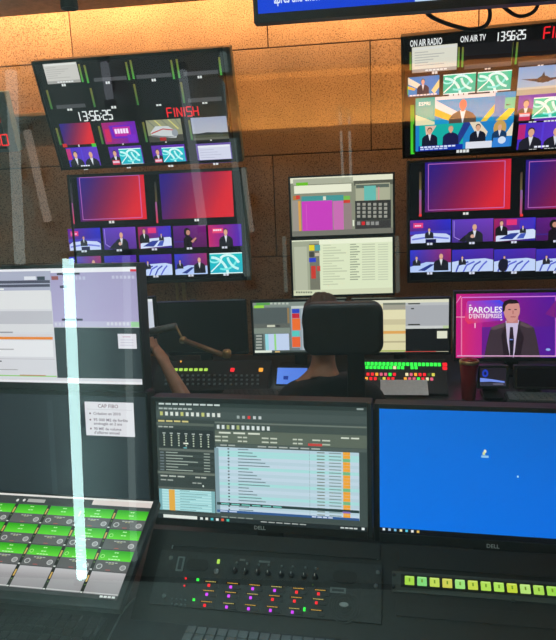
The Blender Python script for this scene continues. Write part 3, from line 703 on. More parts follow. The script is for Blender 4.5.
P1 = Plane((-.296, 3.35, .902), 1, 0)
def d1(c, r, t):
    c.rect(0, 0, 1, 1, (112, 122, 120)); r(249, 299, 350, 305, (132, 142, 135)); r(252, 299.8, 264, 301.2, (215, 225, 205)); r(256, 303, 270, 305, (90, 160, 80))
    for k in range(5): r(270+4*k, 302.6, 272.5+4*k, 304.4, (190, 196, 185))
    r(254, 305.5, 264, 308, (150, 215, 70)); r(252, 308.4, 287.5, 323.5, (84, 92, 92)); r(287, 308, 289.5, 324, (150, 120, 80)); r(252, 324, 290, 328, (96, 100, 95)); r(267, 325, 275, 327, (205, 205, 185)); r(276, 325, 280, 327, (60, 60, 60))
    r(252, 328.4, 290, 333, (130, 140, 130)); r(254, 334, 264, 350, (75, 85, 82))
    for k in range(5): r(256, 335+3*k, 262, 336.8+3*k, (160, 165, 158))
    r(265, 334, 289.5, 350, (196, 210, 238)); r(265, 334, 269, 350, (150, 215, 225)); r(274, 334, 276.6, 350, (150, 215, 130)); r(291, 306, 304.5, 308.5, (200, 205, 200)); r(290.5, 308.5, 305, 351, (150, 162, 172))
    r(292, 309, 299.5, 313, (50, 70, 190)); r(292, 313.5, 299.5, 318, (200, 40, 60)); r(292, 318.5, 300.5, 330, (240, 112, 50)); r(292, 331, 299.5, 336, (90, 200, 190)); r(292, 337, 300.5, 347, (238, 100, 50)); r(292, 348, 300, 350, (110, 120, 125))
    r(301, 309, 346, 350, (172, 182, 190)); r(250, 350.6, 272, 353, (225, 230, 215)); r(272, 350.6, 350, 353.5, (70, 78, 75)); r(275, 351, 280, 352.6, (215, 180, 120))
c1 = pxscreen(P1, .505, .285, d1)
r, L, R, bz = monitor('desk_monitor', 'desk monitor with orange and blue list, partly hidden by the headrest', P1, .505, .285, (.012, .012, .012, .016), .04, ('desk', DZ), 'monitors on the far desk'); screen(r, L, R, c1)
P2 = Plane((.259, 3.35, .898), -1, 2)
def d2(c, r, t):
    c.rect(0, 0, 1, 1, (226, 216, 172)); r(345, 299, 452, 302.8, (226, 222, 198)); r(383, 303, 405.5, 305, (120, 124, 112)); r(383, 305, 405.5, 309.5, (165, 160, 145)); r(345, 311, 405.5, 320, (232, 222, 182)); r(345, 320, 405.5, 324.5, (208, 196, 158)); r(345, 331.5, 405.5, 333.6, (228, 165, 90)); r(345, 341.5, 405.5, 342.5, (188, 176, 140)); r(345, 350.5, 405.5, 352, (165, 175, 90))
    r(405.5, 302.8, 449.5, 328.6, (172, 172, 178)); r(405.5, 302.8, 449.5, 304.8, (190, 190, 192)); r(408, 303.2, 420, 304.2, (60, 60, 55)); r(411, 308, 414, 309.2, (60, 60, 60)); r(408, 324, 420, 325.2, (60, 60, 55)); r(405.5, 326, 449.5, 328.6, (206, 206, 205)); r(443, 325.6, 449.5, 328.6, (190, 205, 160))
    r(405.5, 328.8, 449.5, 352, (22, 23, 26)); r(437, 331, 447.2, 338.3, (228, 226, 205)); r(345, 352, 452, 354.8, (226, 218, 186)); r(405, 351.3, 436, 352.6, (215, 80, 70))
c2 = pxscreen(P2, .505, .287, d2)
r, L, R, bz = monitor('desk_monitor', 'desk monitor with a cream page and black lower right corner, right of the headrest', P2, .505, .287, (.012, .012, .010, .016), .04, ('desk', DZ), 'monitors on the far desk'); screen(r, L, R, c2)
P3 = Plane(at(202, 328, 3.42), 2, 0)
c3 = full(P3, .505, .285); c3.rect(0, 0, 1, 1, (6, 8, 10))
r, L, R, bz = monitor('desk_monitor', 'switched off black desk monitor behind the boom arm', P3, .50, .288, (.010, .010, .012, .016), .04, ('desk', DZ), 'monitors on the far desk')
bm = B(); box(bm, (0, 0, 0), (.505, .002, .285)); obj('screen', bm, 'bezel', r, L, R)
cc = Canvas(P3, (190, 298.7), (196.5, 300), n0=-.0055); cc.dash(.5, .5, 1, 1, (120, 125, 125), 4); o = cc.build('maker_mark', r, 'ink'); o.location = L; o.rotation_euler = R
P4 = off(Plane(at(153.5, 314, 3.18), 4, 0), -.2525, -.06)
c4 = full(P4, .505, .285); c4.rect(0, 0, 1, 1, (205, 208, 222)); c4.rect(0, .62, 1, 1, (25, 30, 32)); c4.rect(0, 0, 1, .05, (230, 230, 235)); c4.rect(.1, .2, .7, .55, (190, 190, 215))
r, L, R, bz = monitor('desk_monitor', 'desk monitor showing only a pale sliver beside the left front monitors', P4, .505, .285, (.012, .012, .012, .016), .04, ('desk', DZ), 'monitors on the far desk'); screen(r, L, R, c4)

# ---- presenter monitor
PJ = Plane(at(512, 326, 3.2), -2, 3)
a = PJ.px(456.3, 294); b = PJ.px(456.7, 357.8); hJ = a[1]-b[1]; wJ = hJ*16/9
PJ = off(PJ, a[0]+wJ/2, (a[1]+b[1])/2)
def dJ(c, r, t):
    c.grid(lambda x, y: (205*(1-x)**1.2+70*x, 28*(1-x)+18*x, 125*(1-x)+165*x*(1-.25*y)), 10)
    r(461, 318, 482, 358, (222, 40, 110), (190, 30, 140)); r(461, 316, 470, 330, (212, 38, 120)); r(482, 327, 560, 358, (105, 24, 140), (80, 22, 150))
    def P(*q): return [c.uv(*p) for p in q]
    c.poly(P((466, 303), (468, 301), (500, 300), (504, 303), (504, 320), (468, 324), (465, 320)), [(214, 50, 120), (170, 60, 190), (60, 80, 245), (55, 70, 235), (110, 45, 200), (236, 55, 85), (236, 55, 95)])
    c.line(P((462, 297.5), (556, 296.2)), .016, (215, 130, 220)); c.line(P((461.5, 297.5), (461.5, 356)), .018, (235, 120, 170)); c.line(P((456, 303), (461, 296)), .018, (235, 140, 190)); c.line(P((456, 317), (465, 317)), .014, (245, 160, 190)); c.line(P((475, 323), (475, 328)), .018, (250, 190, 210)); c.line(P((555.5, 297), (555.5, 356)), .014, (200, 110, 210))
    t(469, 306, '«', 3, (250, 240, 250), 2.5); t(469, 312.8, 'PAROLES', 8.2, (252, 245, 252), 33); t(469, 318.3, "D'ENTREPRISES", 6.2, (250, 225, 240), 33); t(500, 320.5, '»', 3, (250, 240, 250), 2.5)
    c.poly(P((545, 314), (556, 300), (556, 318)), (120, 25, 130))
    c.poly(P((484, 358), (487, 342), (490, 330), (497, 325), (505, 322.5), (508, 321), (519, 320.5), (528, 324), (534, 328), (537, 340), (540, 358)), (62, 48, 58))
    c.poly(P((490, 328), (497, 325), (505, 322.5), (504, 327), (494, 330)), (96, 76, 84)); c.poly(P((521, 321.5), (533, 327), (528, 328), (520, 325)), (96, 76, 84))
    c.poly(P((505.5, 321), (519, 320), (516, 340), (514, 358), (509, 358), (507, 340)), (205, 190, 222))
    c.poly(P((510, 327), (512.8, 327), (514, 340), (513, 358), (510, 358), (509, 340)), (44, 30, 46))
    c.poly(P((505.5, 325), (506, 335), (510, 358), (504, 358), (501, 335)), (40, 28, 38)); c.poly(P((518, 324), (517, 340), (513.5, 358), (520, 358), (524, 338)), (40, 28, 38))
    c.rect(*c.uv(506.5, 314), *c.uv(518, 323), (196, 128, 128))
    c.poly(P((503, 306), (505, 302), (510, 300.5), (516, 301), (519, 304), (520, 309), (519.5, 314), (516, 320), (512, 322.5), (508, 321), (505, 317), (503.5, 312)), (212, 146, 140))
    c.poly(P((502.6, 312), (502.4, 305), (504.5, 301), (510, 299.2), (516.5, 300), (519, 303), (514, 303.6), (508, 303.8), (505.5, 306), (504.6, 311)), (36, 22, 30))
    for x in (509.5, 515.5): c.rect(*c.uv(x-1.2, 309), *c.uv(x+1.2, 310), (70, 40, 45))
    c.rect(*c.uv(510.5, 316.4), *c.uv(515.5, 317.3), (165, 85, 90)); c.rect(*c.uv(512.3, 310.5), *c.uv(513.6, 314), (185, 115, 110))
    c.ell(*c.uv(511.3, 341), .016, .036, (20, 18, 30)); c.rect(*c.uv(510.8, 343), *c.uv(511.9, 358), (25, 22, 32)); c.rect(*c.uv(509.5, 339), *c.uv(513, 340), (120, 140, 220))
    c.line(P((457, 355.8), (556, 356)), .016, (225, 170, 210)); c.ell(*c.uv(548, 349.5), .02, .02, (150, 180, 240))
cJ = pxscreen(PJ, wJ, hJ, dJ)
r, L, R, bz = monitor('presenter_monitor', 'monitor showing a man in a dark suit and the words PAROLES D\'ENTREPRISES', PJ, wJ, hJ, (.012, .012, .014, .018), .05, ('desk', DZ)); screen(r, L, R, cJ)

# ---- two small dim monitors below it
for i, (x0, y0, x1, y1, Y) in enumerate(((480, 368, 506, 386, 2.84), (517, 368, 557, 387, 2.84))):
    P = Plane(at((x0+x1)/2, (y0+y1)/2, Y), -2, 8); a, b = P.px(x0, y0), P.px(x1, y1); w, h = b[0]-a[0], a[1]-b[1]
    P = off(P, (a[0]+b[0])/2, (a[1]+b[1])/2)
    def dS(c, r, t):
        c.rect(0, 0, 1, 1, (38, 32, 42) if i == 0 else (9, 7, 10))
        if i == 0:
            c.ell(.2, .3, .12, .22, (35, 60, 190)); c.ell(.2, .3, .05, .1, (20, 20, 60)); c.poly([(0, .55), (.45, .62), (.95, .74), (.95, .82), (.4, .76), (0, .78)], (120, 145, 235)); c.rect(0, .82, 1, 1, (52, 50, 66)); c.rect(.5, .86, .9, .93, (110, 105, 125))
    c = pxscreen(P, w, h, dS)
    r, L, R, bz = monitor('preview_monitor', ('small preview monitor with a dim blue picture beside the red tumbler', 'small dark preview monitor at the right, under the presenter screen')[i], P, w, h, (.012, .012, .012, .012), .03, ('desk', DZ)); screen(r, L, R, c)

# ---- inclined control surfaces: a wedge from a tilted face down to the desk
def wedge(bm, pl, root, x0, x1, u0, u1, zb):
    top = [pl.world(x, 0, u) for x, u in ((x0, u1), (x1, u1), (x1, u0), (x0, u0))]
    bot = [np.array([p[0], p[1], zb]) for p in top]
    vs = [bm.verts.new(sub(root, p)) for p in top+bot]
    bm.faces.new(vs[:4]); bm.faces.new(vs[4:][::-1])
    for i in range(4): bm.faces.new((vs[i], vs[i+4], vs[(i+1) % 4+4], vs[(i+1) % 4]))
def rootof(name, label, cat, pl, u, zb, group=None):
    q = pl.world(0, 0, u); return thing(name, label, cat, (q[0], q[1], zb), (0, 0, pl.yaw), group)
def pose(o, root, pl, x, n, u):
    o.location = sub(root, pl.world(x, n, u)); o.rotation_euler = (-pl.pitch, 0, 0); return o
_shared = {}
def button(root, pl, x, y, wpx, hpx, m, name='button', par=None, t=.006):
    """a keycap whose middle sits at photo position (x, y) on the tilted face"""
    p = pl.px(x, y); w = abs(pl.px(x+wpx/2, y)[0]-pl.px(x-wpx/2, y)[0]); h = abs(pl.px(x, y-hpx/2)[1]-pl.px(x, y+hpx/2)[1])
    k = (round(w, 4), round(h, 4), t, m)
    if k not in _shared:
        bm = B(); box(bm, (0, -t/2, 0), (w, t, h), min(w, h)*.12); _shared[k] = mesh_of(bm, name, m)
    return pose(obj(name, _shared[k], m, root), root, pl, p[0], 0, p[1])

# video switcher
PS = Plane(at(402, 371, 2.98), -2, 55)
a, b = PS.px(355, 359), PS.px(449, 398)
sw = rootof('video_switcher', 'video switcher panel with rows of glowing green and red buttons beside the operator', 'mixer', PS, b[1], DZ)
bm = B(); wedge(bm, PS, sw, a[0], b[0], max(b[1], -(PS.c[2]-DZ-.012)/math.cos(PS.pitch)), a[1], DZ); obj('panel_body', bm, 'black', sw)
for k in range(20): button(sw, PS, 364.2+3.95*k, 364+.05*k, 3.1, 3.0, 'led_green')
for k in range(10): button(sw, PS, 367+3.95*k, 367.7+.04*k, 3.1, 2.6, 'led_white' if k == 7 else 'led_green')
for k in range(2): button(sw, PS, 412+4*k, 368, 3.1, 2.6, 'led_green')
for q, y in enumerate((364.8, 368.6)): button(sw, PS, 444.8, y, 4.6, 3, 'led_red')
cols = ['led_red', 'led_pink', 'led_red', 'led_orange', 'led_dim', 'led_red', 'led_pink', 'led_white', 'led_red', 'led_yellow', 'led_orange', 'led_green', 'led_pink', 'led_red']
for rr in range(2):
    for k in range(14):
        x = 368+4.4*k+(8 if k > 6 else 0)-1.5*rr
        button(sw, PS, x, 374.5+4.4*rr+.04*k, 2.9, 2.5, cols[(k*5+rr*3) % 14])
# paper sheets in front of it
PSP = off(PS, 0, 0)
sh = Plane(at(404, 388, 2.86), -2, 62); p = sh.px(404, 388)
bm = B(); box(bm, (0, 0, 0), (.22, .002, .10)); o = obj('paper_sheet', bm, 'paper'); tag(o, 'white paper lying below the coloured switcher buttons', 'paper')
o.location = sh.world(0, -.004, 0); o.rotation_euler = sh.rot()

# audio panel on the left with lime indicator lamps
PU = Plane(at(225, 376, 3.0), 0, 58)
a, b = PU.px(158, 361), PU.px(268, 390)
au = rootof('audio_console', 'dark audio console with a row of lime indicator lamps under the boom arm', 'mixer', PU, b[1], DZ)
bm = B(); wedge(bm, PU, au, a[0], b[0], max(b[1], -(PU.c[2]-DZ-.012)/math.cos(PU.pitch)), a[1], DZ); obj('panel_body', bm, 'black', au)
for k in range(8): button(au, PU, 171+5*k, 370, 3.4, 2.2, 'led_lime', 'indicator_lamp')
button(au, PU, 181, 361.8, 1.2, 1.2, 'led_orange', 'indicator_lamp')
for x, m in ((232.5, 'led_red'), (261, 'led_orange')): button(au, PU, x, 370.2, 4.2, 3.4, m, 'indicator_lamp')
for rr in range(3):
    for k in range(18): button(au, PU, 166+5.4*k, 376+4.2*rr, 2.2, 1.8, 'keylight', 'fader_knob')

# keyboards
_kb = {}
def keyboard(name, label, loc, yaw, w=.44, d=.13, rows=5, cols=16, km='key', tilt=5, cm='casing'):
    t = thing(name, label, 'keyboard', loc, (RAD(tilt), 0, RAD(yaw)))
    bm = B(); box(bm, (0, 0, .008), (w, d, .016), .004); obj('case', bm, cm, t)
    cw, ch = (w-.014)/cols, (d-.012)/rows
    for r_ in range(rows):
        x = -w/2+.007; k = 0
        while x < w/2-.010:
            kw = cw
            if r_ == 0 and 4 <= k == 4: kw = cw*5
            if k == 0 and r_ < 4: kw = cw*(1.2+.2*(3-r_))
            kw = min(kw, w/2-.007-x); key = (round(kw, 4), round(ch, 4), km)
            if kw > .006:
                if key not in _kb:
                    bm = B(); box(bm, (0, 0, .004), (kw-.0025, ch-.0025, .008), .0015); _kb[key] = mesh_of(bm, 'key', km)
                obj('key', _kb[key], km, t, (x+kw/2, -d/2+.006+ch*(r_+.5), .016))
            x += kw; k += 1
    return t
keyboard('keyboard', 'keyboard on the far desk in front of the audio console', (*atz(252, 397, DZ+.004)[:2], DZ+.003), 2, .30, .12, 5, 12, 'key', 2)
keyboard('keyboard', 'dark keyboard in front of the small preview monitors', (*atz(548, 401, DZ+.004)[:2], DZ+.003), -6, .36, .12, 5, 14, 'keylight', 2)

# tablet
PTB = Plane(at(292, 375, 2.86), -4, 35)
tb = rootof('tablet', 'tablet with a plain blue screen at the operator\'s left', 'tablet', PTB, -.07, DZ)
wt = abs(PTB.px(307, 375)[0]-PTB.px(277, 375)[0]); a, b = PTB.px(279, 367.8), PTB.px(279, 384)
PTB = off(PTB, 0, (a[1]+b[1])/2); ht = a[1]-b[1]
bm = B(); box(bm, (0, .006, 0), (wt+.012, .01, ht+.012), .003); pose(obj('casing', bm, 'black', tb), tb, PTB, 0, 0, 0)
c = full(PTB, wt, ht); c.rect(0, 0, 1, 1, (98, 140, 235), (85, 125, 225)); c.rect(.22, .5, .38, .72, (35, 60, 150)); pose(c.build('screen', tb), tb, PTB, 0, 0, 0)
bm = B(); q = sub(tb, PTB.world(0, .011, -.0)); box(bm, (0, q.y+.03, q.z/2), (.06, .05, q.z), .004); obj('easel', bm, 'black', tb)

# red tumbler
q = atz(468.5, 399, DZ)
tm = thing('tumbler', 'tall dark red tumbler with a metal rim beside the preview monitor', 'tumbler', (q[0], q[1], DZ))
bm = B(); lathe(bm, [(.028, 0), (.031, .004), (.036, .10), (.042, .168), (.042, .172)], 28); obj('cup', bm, 'red', tm, smooth=True)
bm = B(); lathe(bm, [(.0425, .171), (.044, .176), (.044, .184), (.040, .187), (.036, .187)], 28); obj('rim', bm, 'brass', tm, smooth=True, label='worn brass coloured rim')
bm = B(); lathe(bm, [(.036, .186), (.034, .192), (.012, .194), (.01, .197)], 24); obj('lid', bm, 'red', tm, smooth=True)

# boom arm
q0, q1 = at(183, 340, 3.02), at(226, 356, 2.92); g0, g1 = at(140, 334, 3.1), at(176, 326, 3.06)
bx = (-.98, 3.30)
bo = thing('boom_arm', 'articulated copper coloured boom arm reaching over the audio console', 'boom arm', (bx[0], bx[1], DZ))
def loc(p): return sub(bo, p)
bm = B(); lathe(bm, [(.045, 0), (.045, .02), (.02, .03), (.018, .06)], 20); obj('clamp', bm, 'black', bo, smooth=True)
bm = B(); tube(bm, [(0, 0, .05), loc(g0)], .011); obj('post', bm, 'greyarm', bo, smooth=True)
bm = B(); tube(bm, [loc(g0), loc(g1)], [.020, .018], 10); obj('upper_arm', bm, 'greyarm', bo, smooth=True)
bm = B(); tube(bm, [loc(g1), loc(q0)], .006, 10); lathe(bm, [(.017, -.016), (.017, .016)], 14, 'Y', loc(q0)); obj('elbow_joint', bm, 'brass', bo, smooth=True)
bm = B(); tube(bm, [loc(q0), loc(q1)], [.014, .014], 10); obj('lower_arm', bm, 'copper', bo, smooth=True)
bm = B(); lathe(bm, [(.016, -.02), (.021, -.012), (.022, .014), (.016, .022)], 16, 'Z', loc(at(227, 354, 2.92))); obj('arm_head', bm, 'brass', bo, smooth=True)

# brass bracket pole below the left multiviewer
q = at(184, 291, 4.33)
bm = B(); box(bm, (0, 0, 0), (.025, .02, .30), .003); box(bm, (-.05, 0, 0), (.02, .02, .30), .003); box(bm, (-.025, .02, -.12), (.10, .04, .03), .003); box(bm, (-.025, .03, .1), (.10, .07, .02), .003)
o = obj('wall_bracket', bm, 'brass'); o.location = (q[0], 4.33, q[2]); tag(o, 'small brass bracket on the wall under the lower left multiview display', 'bracket')

# red digital clock at the left edge
PK = Plane(at(-14, 120, 4.25), 0, -14)
a, b = PK.px(8, 91), PK.px(14, 152); hk = a[1]-b[1]
ck = thing('digital_clock', 'red digital clock on the wall, cut by the left edge', 'clock', tuple(PK.c), (0, 0, PK.yaw))
wk = .62; xr = (a[0]+b[0])/2
bm = B(); box(bm, (xr-wk/2, .04, (a[1]+b[1])/2), (wk, .07, hk), .006); obj('casing', bm, 'greyedge', ck, (0, 0, 0), (-PK.pitch, 0, 0))
bm = B(); box(bm, (xr-wk/2-.03, .003, (a[1]+b[1])/2), (wk-.09, .006, hk-.05), .002); obj('face', bm, 'bezel', ck, (0, 0, 0), (-PK.pitch, 0, 0))
for (x0, y0, x1, y1, t_) in ((-42, 110, 3.5, 123, '13:56'), (-22, 135.5, 12, 145.5, '5:00')):
    cc = Canvas(PK, (x0, y0), (x1, y1), n0=-.001); cc.seg(.02, .05, .97, .95, t_, (250, 35, 40), .06); o = cc.build('digits', ck); o.rotation_euler = (-PK.pitch, 0, 0)
bm = B(); box(bm, (xr-wk/2, .10, 0), (.1, .10, .1), .004); obj('wall_mount', bm, 'black', ck)

# thin wooden ledge on the wall behind the upper left display
p0, p1 = at(13, 115, 4.38), at(60, 114, 4.38)
bm = B(); box(bm, ((p0[0]+p1[0])/2+.35, 4.365, p0[2]-.012), (p1[0]-p0[0]+.9, .07, .024), .003); o = obj('wall_ledge', bm, 'timber'); tag(o, 'narrow wooden ledge on the wall beside the upper left display', 'ledge')

# ceiling spot and downlight
q = at(69, 3, 3.0); zsp = CEIL
sp = thing('ceiling_spot', 'black cylindrical ceiling spot above the upper left display', 'lamp', (q[0], 3.0, CEIL))
bm = B(); lathe(bm, [(.03, 0), (.03, -.02)], 16); obj('ceiling_rose', bm, 'black', sp)
bm = B(); tube(bm, [(0, 0, -.01), (0, 0, -.07)], .008); obj('stem', bm, 'black', sp)
dz = CEIL-at(69, 9, 3.0)[2]
bm = B(); lathe(bm, [(.018, -.05), (.036, -.06), (.04, -dz), (.034, -dz), (.03, -dz+.02)], 20); obj('barrel', bm, 'black', sp, smooth=True)

# cables looping between the blue monitor and the upper right display
def cable(name, pts, r, label, m='cable'):
    bm = B(); P = [Vector(p) for p in pts]; out = []
    for i in range(len(P)-1):
        a0, a1, a2, a3 = P[max(i-1, 0)], P[i], P[i+1], P[min(i+2, len(P)-1)]
        for k in range(6):
            t = k/6; out.append(.5*((2*a1)+(-a0+a2)*t+(2*a0-5*a1+4*a2-a3)*t*t+(-a0+3*a1-3*a2+a3)*t**3))
    out.append(P[-1]); tube(bm, out, r, 8)
    return tag(obj(name, bm, m, smooth=True), label, 'cable')
cable('cable', [at(x, y, Y) for x, y, Y in ((420, 2, 3.6), (428, 14, 3.65), (440, 21, 3.7), (458, 27, 3.72), (474, 29.5, 3.72), (486, 25, 3.7), (490, 15, 3.66), (488, 2, 3.6))], .011, 'long black cable loop hanging above the ON AIR RADIO lettering')
cable('cable', [at(x, y, Y) for x, y, Y in ((498, 0, 3.6), (506, 9, 3.62), (518, 16, 3.66), (530, 14, 3.64), (537, 7, 3.6), (538, -2, 3.58))], .010, 'short black cable loop hanging above the right hand clock digits')

# ================================================================== PEOPLE
def skinmesh(name, V, E, m, parent=None, root=0, sub_=2):
    names = list(V); idx = {n: i for i, n in enumerate(names)}
    me = bpy.data.meshes.new(name); me.from_pydata([V[n][0] for n in names], [(idx[a], idx[b]) for a, b in E], [])
    o = bpy.data.objects.new(name, me); COL.objects.link(o)
    if parent: o.parent = parent
    sk = o.modifiers.new('skin', 'SKIN'); sk.use_smooth_shade = True
    if not me.skin_vertices: me.skin_vertices.new()
    for i, n in enumerate(names):
        d = me.skin_vertices[0].data[i]; rr = V[n][1]; d.radius = rr if isinstance(rr, tuple) else (rr, rr); d.use_root = (i == root)
    ss = o.modifiers.new('sub', 'SUBSURF'); ss.levels = sub_; ss.render_levels = sub_
    me.materials.append(M[m]); return o
def freeze(o):
    dg = bpy.context.evaluated_depsgraph_get(); ev = o.evaluated_get(dg); me = bpy.data.meshes.new_from_object(ev); o.modifiers.clear(); o.data = me
    for p in me.polygons: p.use_smooth = True
    return o
def head_mesh(name, c, s, m, parent, face):
    """head with brow, nose, chin, ears; face = yaw of the facing direction"""
    bm = B(); bmesh.ops.create_uvsphere(bm, u_segments=24, v_segments=18, radius=1)
    for v in bm.verts:
        x, y, z = v.co; y2 = y*1.18; x2 = x*.86
        if z < 0: x2 *= 1+.30*z; y2 = y2*(1+.12*z)+(.10*-z if y > 0 else -.0)
        z2 = z*1.18
        if y > .7 and abs(x) < .25: y2 += .16*max(0, 1-abs(z+.12)/.3)*(1-abs(x)/.25)
        if y > .5 and abs(z-.12) < .12 and .15 < abs(x) < .5: y2 -= .06
        if y > .6 and abs(z+.45) < .08 and abs(x) < .35: y2 -= .04
        v.co = (x2, y2, z2)
    for sx in (-1, 1):
        r = bmesh.ops.create_uvsphere(bm, u_segments=10, v_segments=8, radius=.22)
        for v in r['verts']: v.co = (v.co.x*.35+sx*.84, v.co.y*.8-.05, v.co.z*1.2-.02)
    o = obj(name, bm, m, parent, c, (0, 0, face), smooth=True); o.scale = (s, s, s); return o
def hair_mesh(c, s, parent, face, cut=-.15):
    bm = B(); bmesh.ops.create_uvsphere(bm, u_segments=28, v_segments=20, radius=1); rnd = random.Random(3)
    kill = []
    for v in bm.verts:
        x, y, z = v.co
        front = y > .35 and z < .55
        low = z < (cut-.35 if y < 0 else cut+.5*y)
        if front or low: kill.append(v)
        n = 1.07+.05*math.sin(9*x+4*z)*math.cos(8*y)+rnd.uniform(-.02, .03)
        v.co = (x*.9*n, y*1.2*n, z*1.22*n)
    bmesh.ops.delete(bm, geom=kill, context='VERTS')
    o = obj('hair', bm, 'hair', parent, c, (0, 0, face), smooth=True); o.scale = (s, s, s)
    so = o.modifiers.new('thick', 'SOLIDIFY'); so.thickness = .06
    return o
def join_into(o, others):
    """weld the meshes of others into o's mesh (all under one parent, own transforms applied)"""
    bm = B(); bm.from_mesh(o.data)
    for q in others:
        tmp = q.data.copy(); tmp.transform(q.matrix_basis); bm.from_mesh(tmp); bpy.data.objects.remove(q)
    me = bpy.data.meshes.new(o.name); bm.to_mesh(me); bm.free(); me.materials.append(o.data.materials[0]); o.data = me
    for p in me.polygons: p.use_smooth = True
def hand(V, E, wrist, d, palm_n, side, pre, curl=.5, s=1.0):
    """adds palm, four fingers and thumb to a skin graph; d: hand direction, palm_n: palm side normal"""
    d = Vector(d).normalized(); n = Vector(palm_n); n = (n-d*n.dot(d)).normalized(); x = d.cross(n)*side
    w = Vector(wrist); V[pre+'palm'] = (tuple(w+d*.045*s), (.026*s, .016*s)); V[pre+'knk'] = (tuple(w+d*.085*s), (.032*s, .013*s))
    E += [(pre+'wrist', pre+'palm'), (pre+'palm', pre+'knk')]
    for i, (off_, L) in enumerate(((-.030, .072), (-.010, .080), (.010, .075), (.029, .060))):
        b0 = w+d*.09*s+x*off_*s; prev = pre+'knk'
        dd = d.copy()
        for j in range(3):
            ax = x; a_ = curl*(.6 if j == 0 else .8)*1.0
            dd = (Matrix.Rotation(-a_*side, 3, ax) @ dd)
            if dd.dot(n) < 0 and j == 0: dd = (Matrix.Rotation(2*a_*side, 3, ax) @ dd)
            b0 = b0+dd*L*s*(.42, .33, .25)[j]; nm = '%sf%d%d' % (pre, i, j); V[nm] = (tuple(b0), .0085*s if j < 2 else .0072*s); E.append((prev, nm)); prev = nm
    t0 = w+d*.03*s-x*.03*s; prev = pre+'palm'
    for j, (a1, a2) in enumerate(((.020, .028), (.045, .032), (.062, .030))):
        q = t0+d*a1*s-x*a2*.6*s+n*.012*j*s; nm = '%st%d' % (pre, j); V[nm] = (tuple(q), .010*s); E.append((prev, nm)); prev = nm

def person(label, base, hips, chest, neck, headc, face, sh, el, wr, knees, ankles, hs=.098, hand_dirs=None):
    t = thing('person', label, 'person', base)
    def l(p): return tuple(np.array(p)-np.array(base))
    V = {'hip': (l(hips), (.13, .10)), 'waist': (l((np.array(hips)*.5+np.array(chest)*.5)), (.12, .09)), 'chest': (l(chest), (.14, .10)), 'neckb': (l(neck), (.055, .055)), 'headb': (l(np.array(headc)-np.array([0, 0, .05])), (.052, .055))}
    E = [('hip', 'waist'), ('waist', 'chest'), ('chest', 'neckb'), ('neckb', 'headb')]
    for i, sd in enumerate('lr'):
        V[sd+'sh'] = (l(sh[i]), .055); V[sd+'el'] = (l(el[i]), .040); wrv = np.array(wr[i]); V[sd+'mid'] = (l(np.array(el[i])*.6+wrv*.4), .038); V[sd+'wrist'] = (l(wrv), (.026, .022))
        E += [('chest', sd+'sh'), (sd+'sh', sd+'el'), (sd+'el', sd+'mid'), (sd+'mid', sd+'wrist')]
        dd = (wrv-np.array(el[i])); pn = (0, 0, -1) if hand_dirs is None else hand_dirs[i]
        hand(V, E, l(wrv), dd, pn, 1 if i else -1, sd)
        V[sd+'th'] = (l(np.array(hips)+np.array([(-.09, .09)[i], .0, -.02])), .085); V[sd+'kn'] = (l(knees[i]), .055); V[sd+'an'] = (l(ankles[i]), .04); V[sd+'toe'] = (l(np.array(ankles[i])+np.array([0, .14, -.03])), .03)
        E += [('hip', sd+'th'), (sd+'th', sd+'kn'), (sd+'kn', sd+'an'), (sd+'an', sd+'toe')]
    body = freeze(skinmesh('body', V, E, 'skin', t))
    hd = head_mesh('head', l(headc), hs, 'skin', t, face); join_into(body, [hd])
    hair_mesh(l(np.array(headc)+np.array([0, 0, .012])), hs, t, face)
    VS = {k: (v[0], tuple(x+.02 for x in v[1]) if isinstance(v[1], tuple) else v[1]+.02) for k, v in V.items() if k in ('hip', 'waist', 'chest', 'lsh', 'rsh')}
    VS['yoke'] = (tuple(np.array(V['chest'][0])*.5+np.array(V['neckb'][0])*.5), (.125, .095)); VS['collar'] = (tuple(np.array(V['chest'][0])*.14+np.array(V['neckb'][0])*.86), (.074, .072))
    ES = [('hip', 'waist'), ('waist', 'chest'), ('chest', 'yoke'), ('yoke', 'lsh'), ('yoke', 'rsh'), ('yoke', 'collar')]
    for sd in 'lr':
        VS[sd+'cuff'] = (tuple(np.array(V[sd+'sh'][0])*.25+np.array(V[sd+'el'][0])*.75), .056); ES.append((sd+'sh', sd+'cuff'))
    freeze(skinmesh('shirt', VS, ES, 'shirt', t))
    VT = {k: (v[0], tuple(x+.016 for x in v[1]) if isinstance(v[1], tuple) else v[1]+.014) for k, v in V.items() if k in ('hip', 'lth', 'rth', 'lkn', 'rkn', 'lan', 'ran')}
    freeze(skinmesh('trousers', VT, [('hip', 'lth'), ('lth', 'lkn'), ('lkn', 'lan'), ('hip', 'rth'), ('rth', 'rkn'), ('rkn', 'ran')], 'trousers', t))
    return t
person('seated person in a black shirt with short dark hair, back turned, behind the headrest', (-.12, 2.58, FZ),
       (-.115, 2.62, .46), (-.118, 2.575, .70), (-.130, 2.61, .865), (-.130, 2.645, 1.064), 0,
       [(-.285, 2.58, .745), (.075, 2.58, .75)], [(-.33, 2.68, .55), (.12, 2.68, .56)], [(-.22, 2.84, .58), (.0, 2.84, .58)],
       [(-.25, 3.02, .50), (.03, 3.02, .50)], [(-.25, 3.05, .0), (.03, 3.05, .0)], .094)
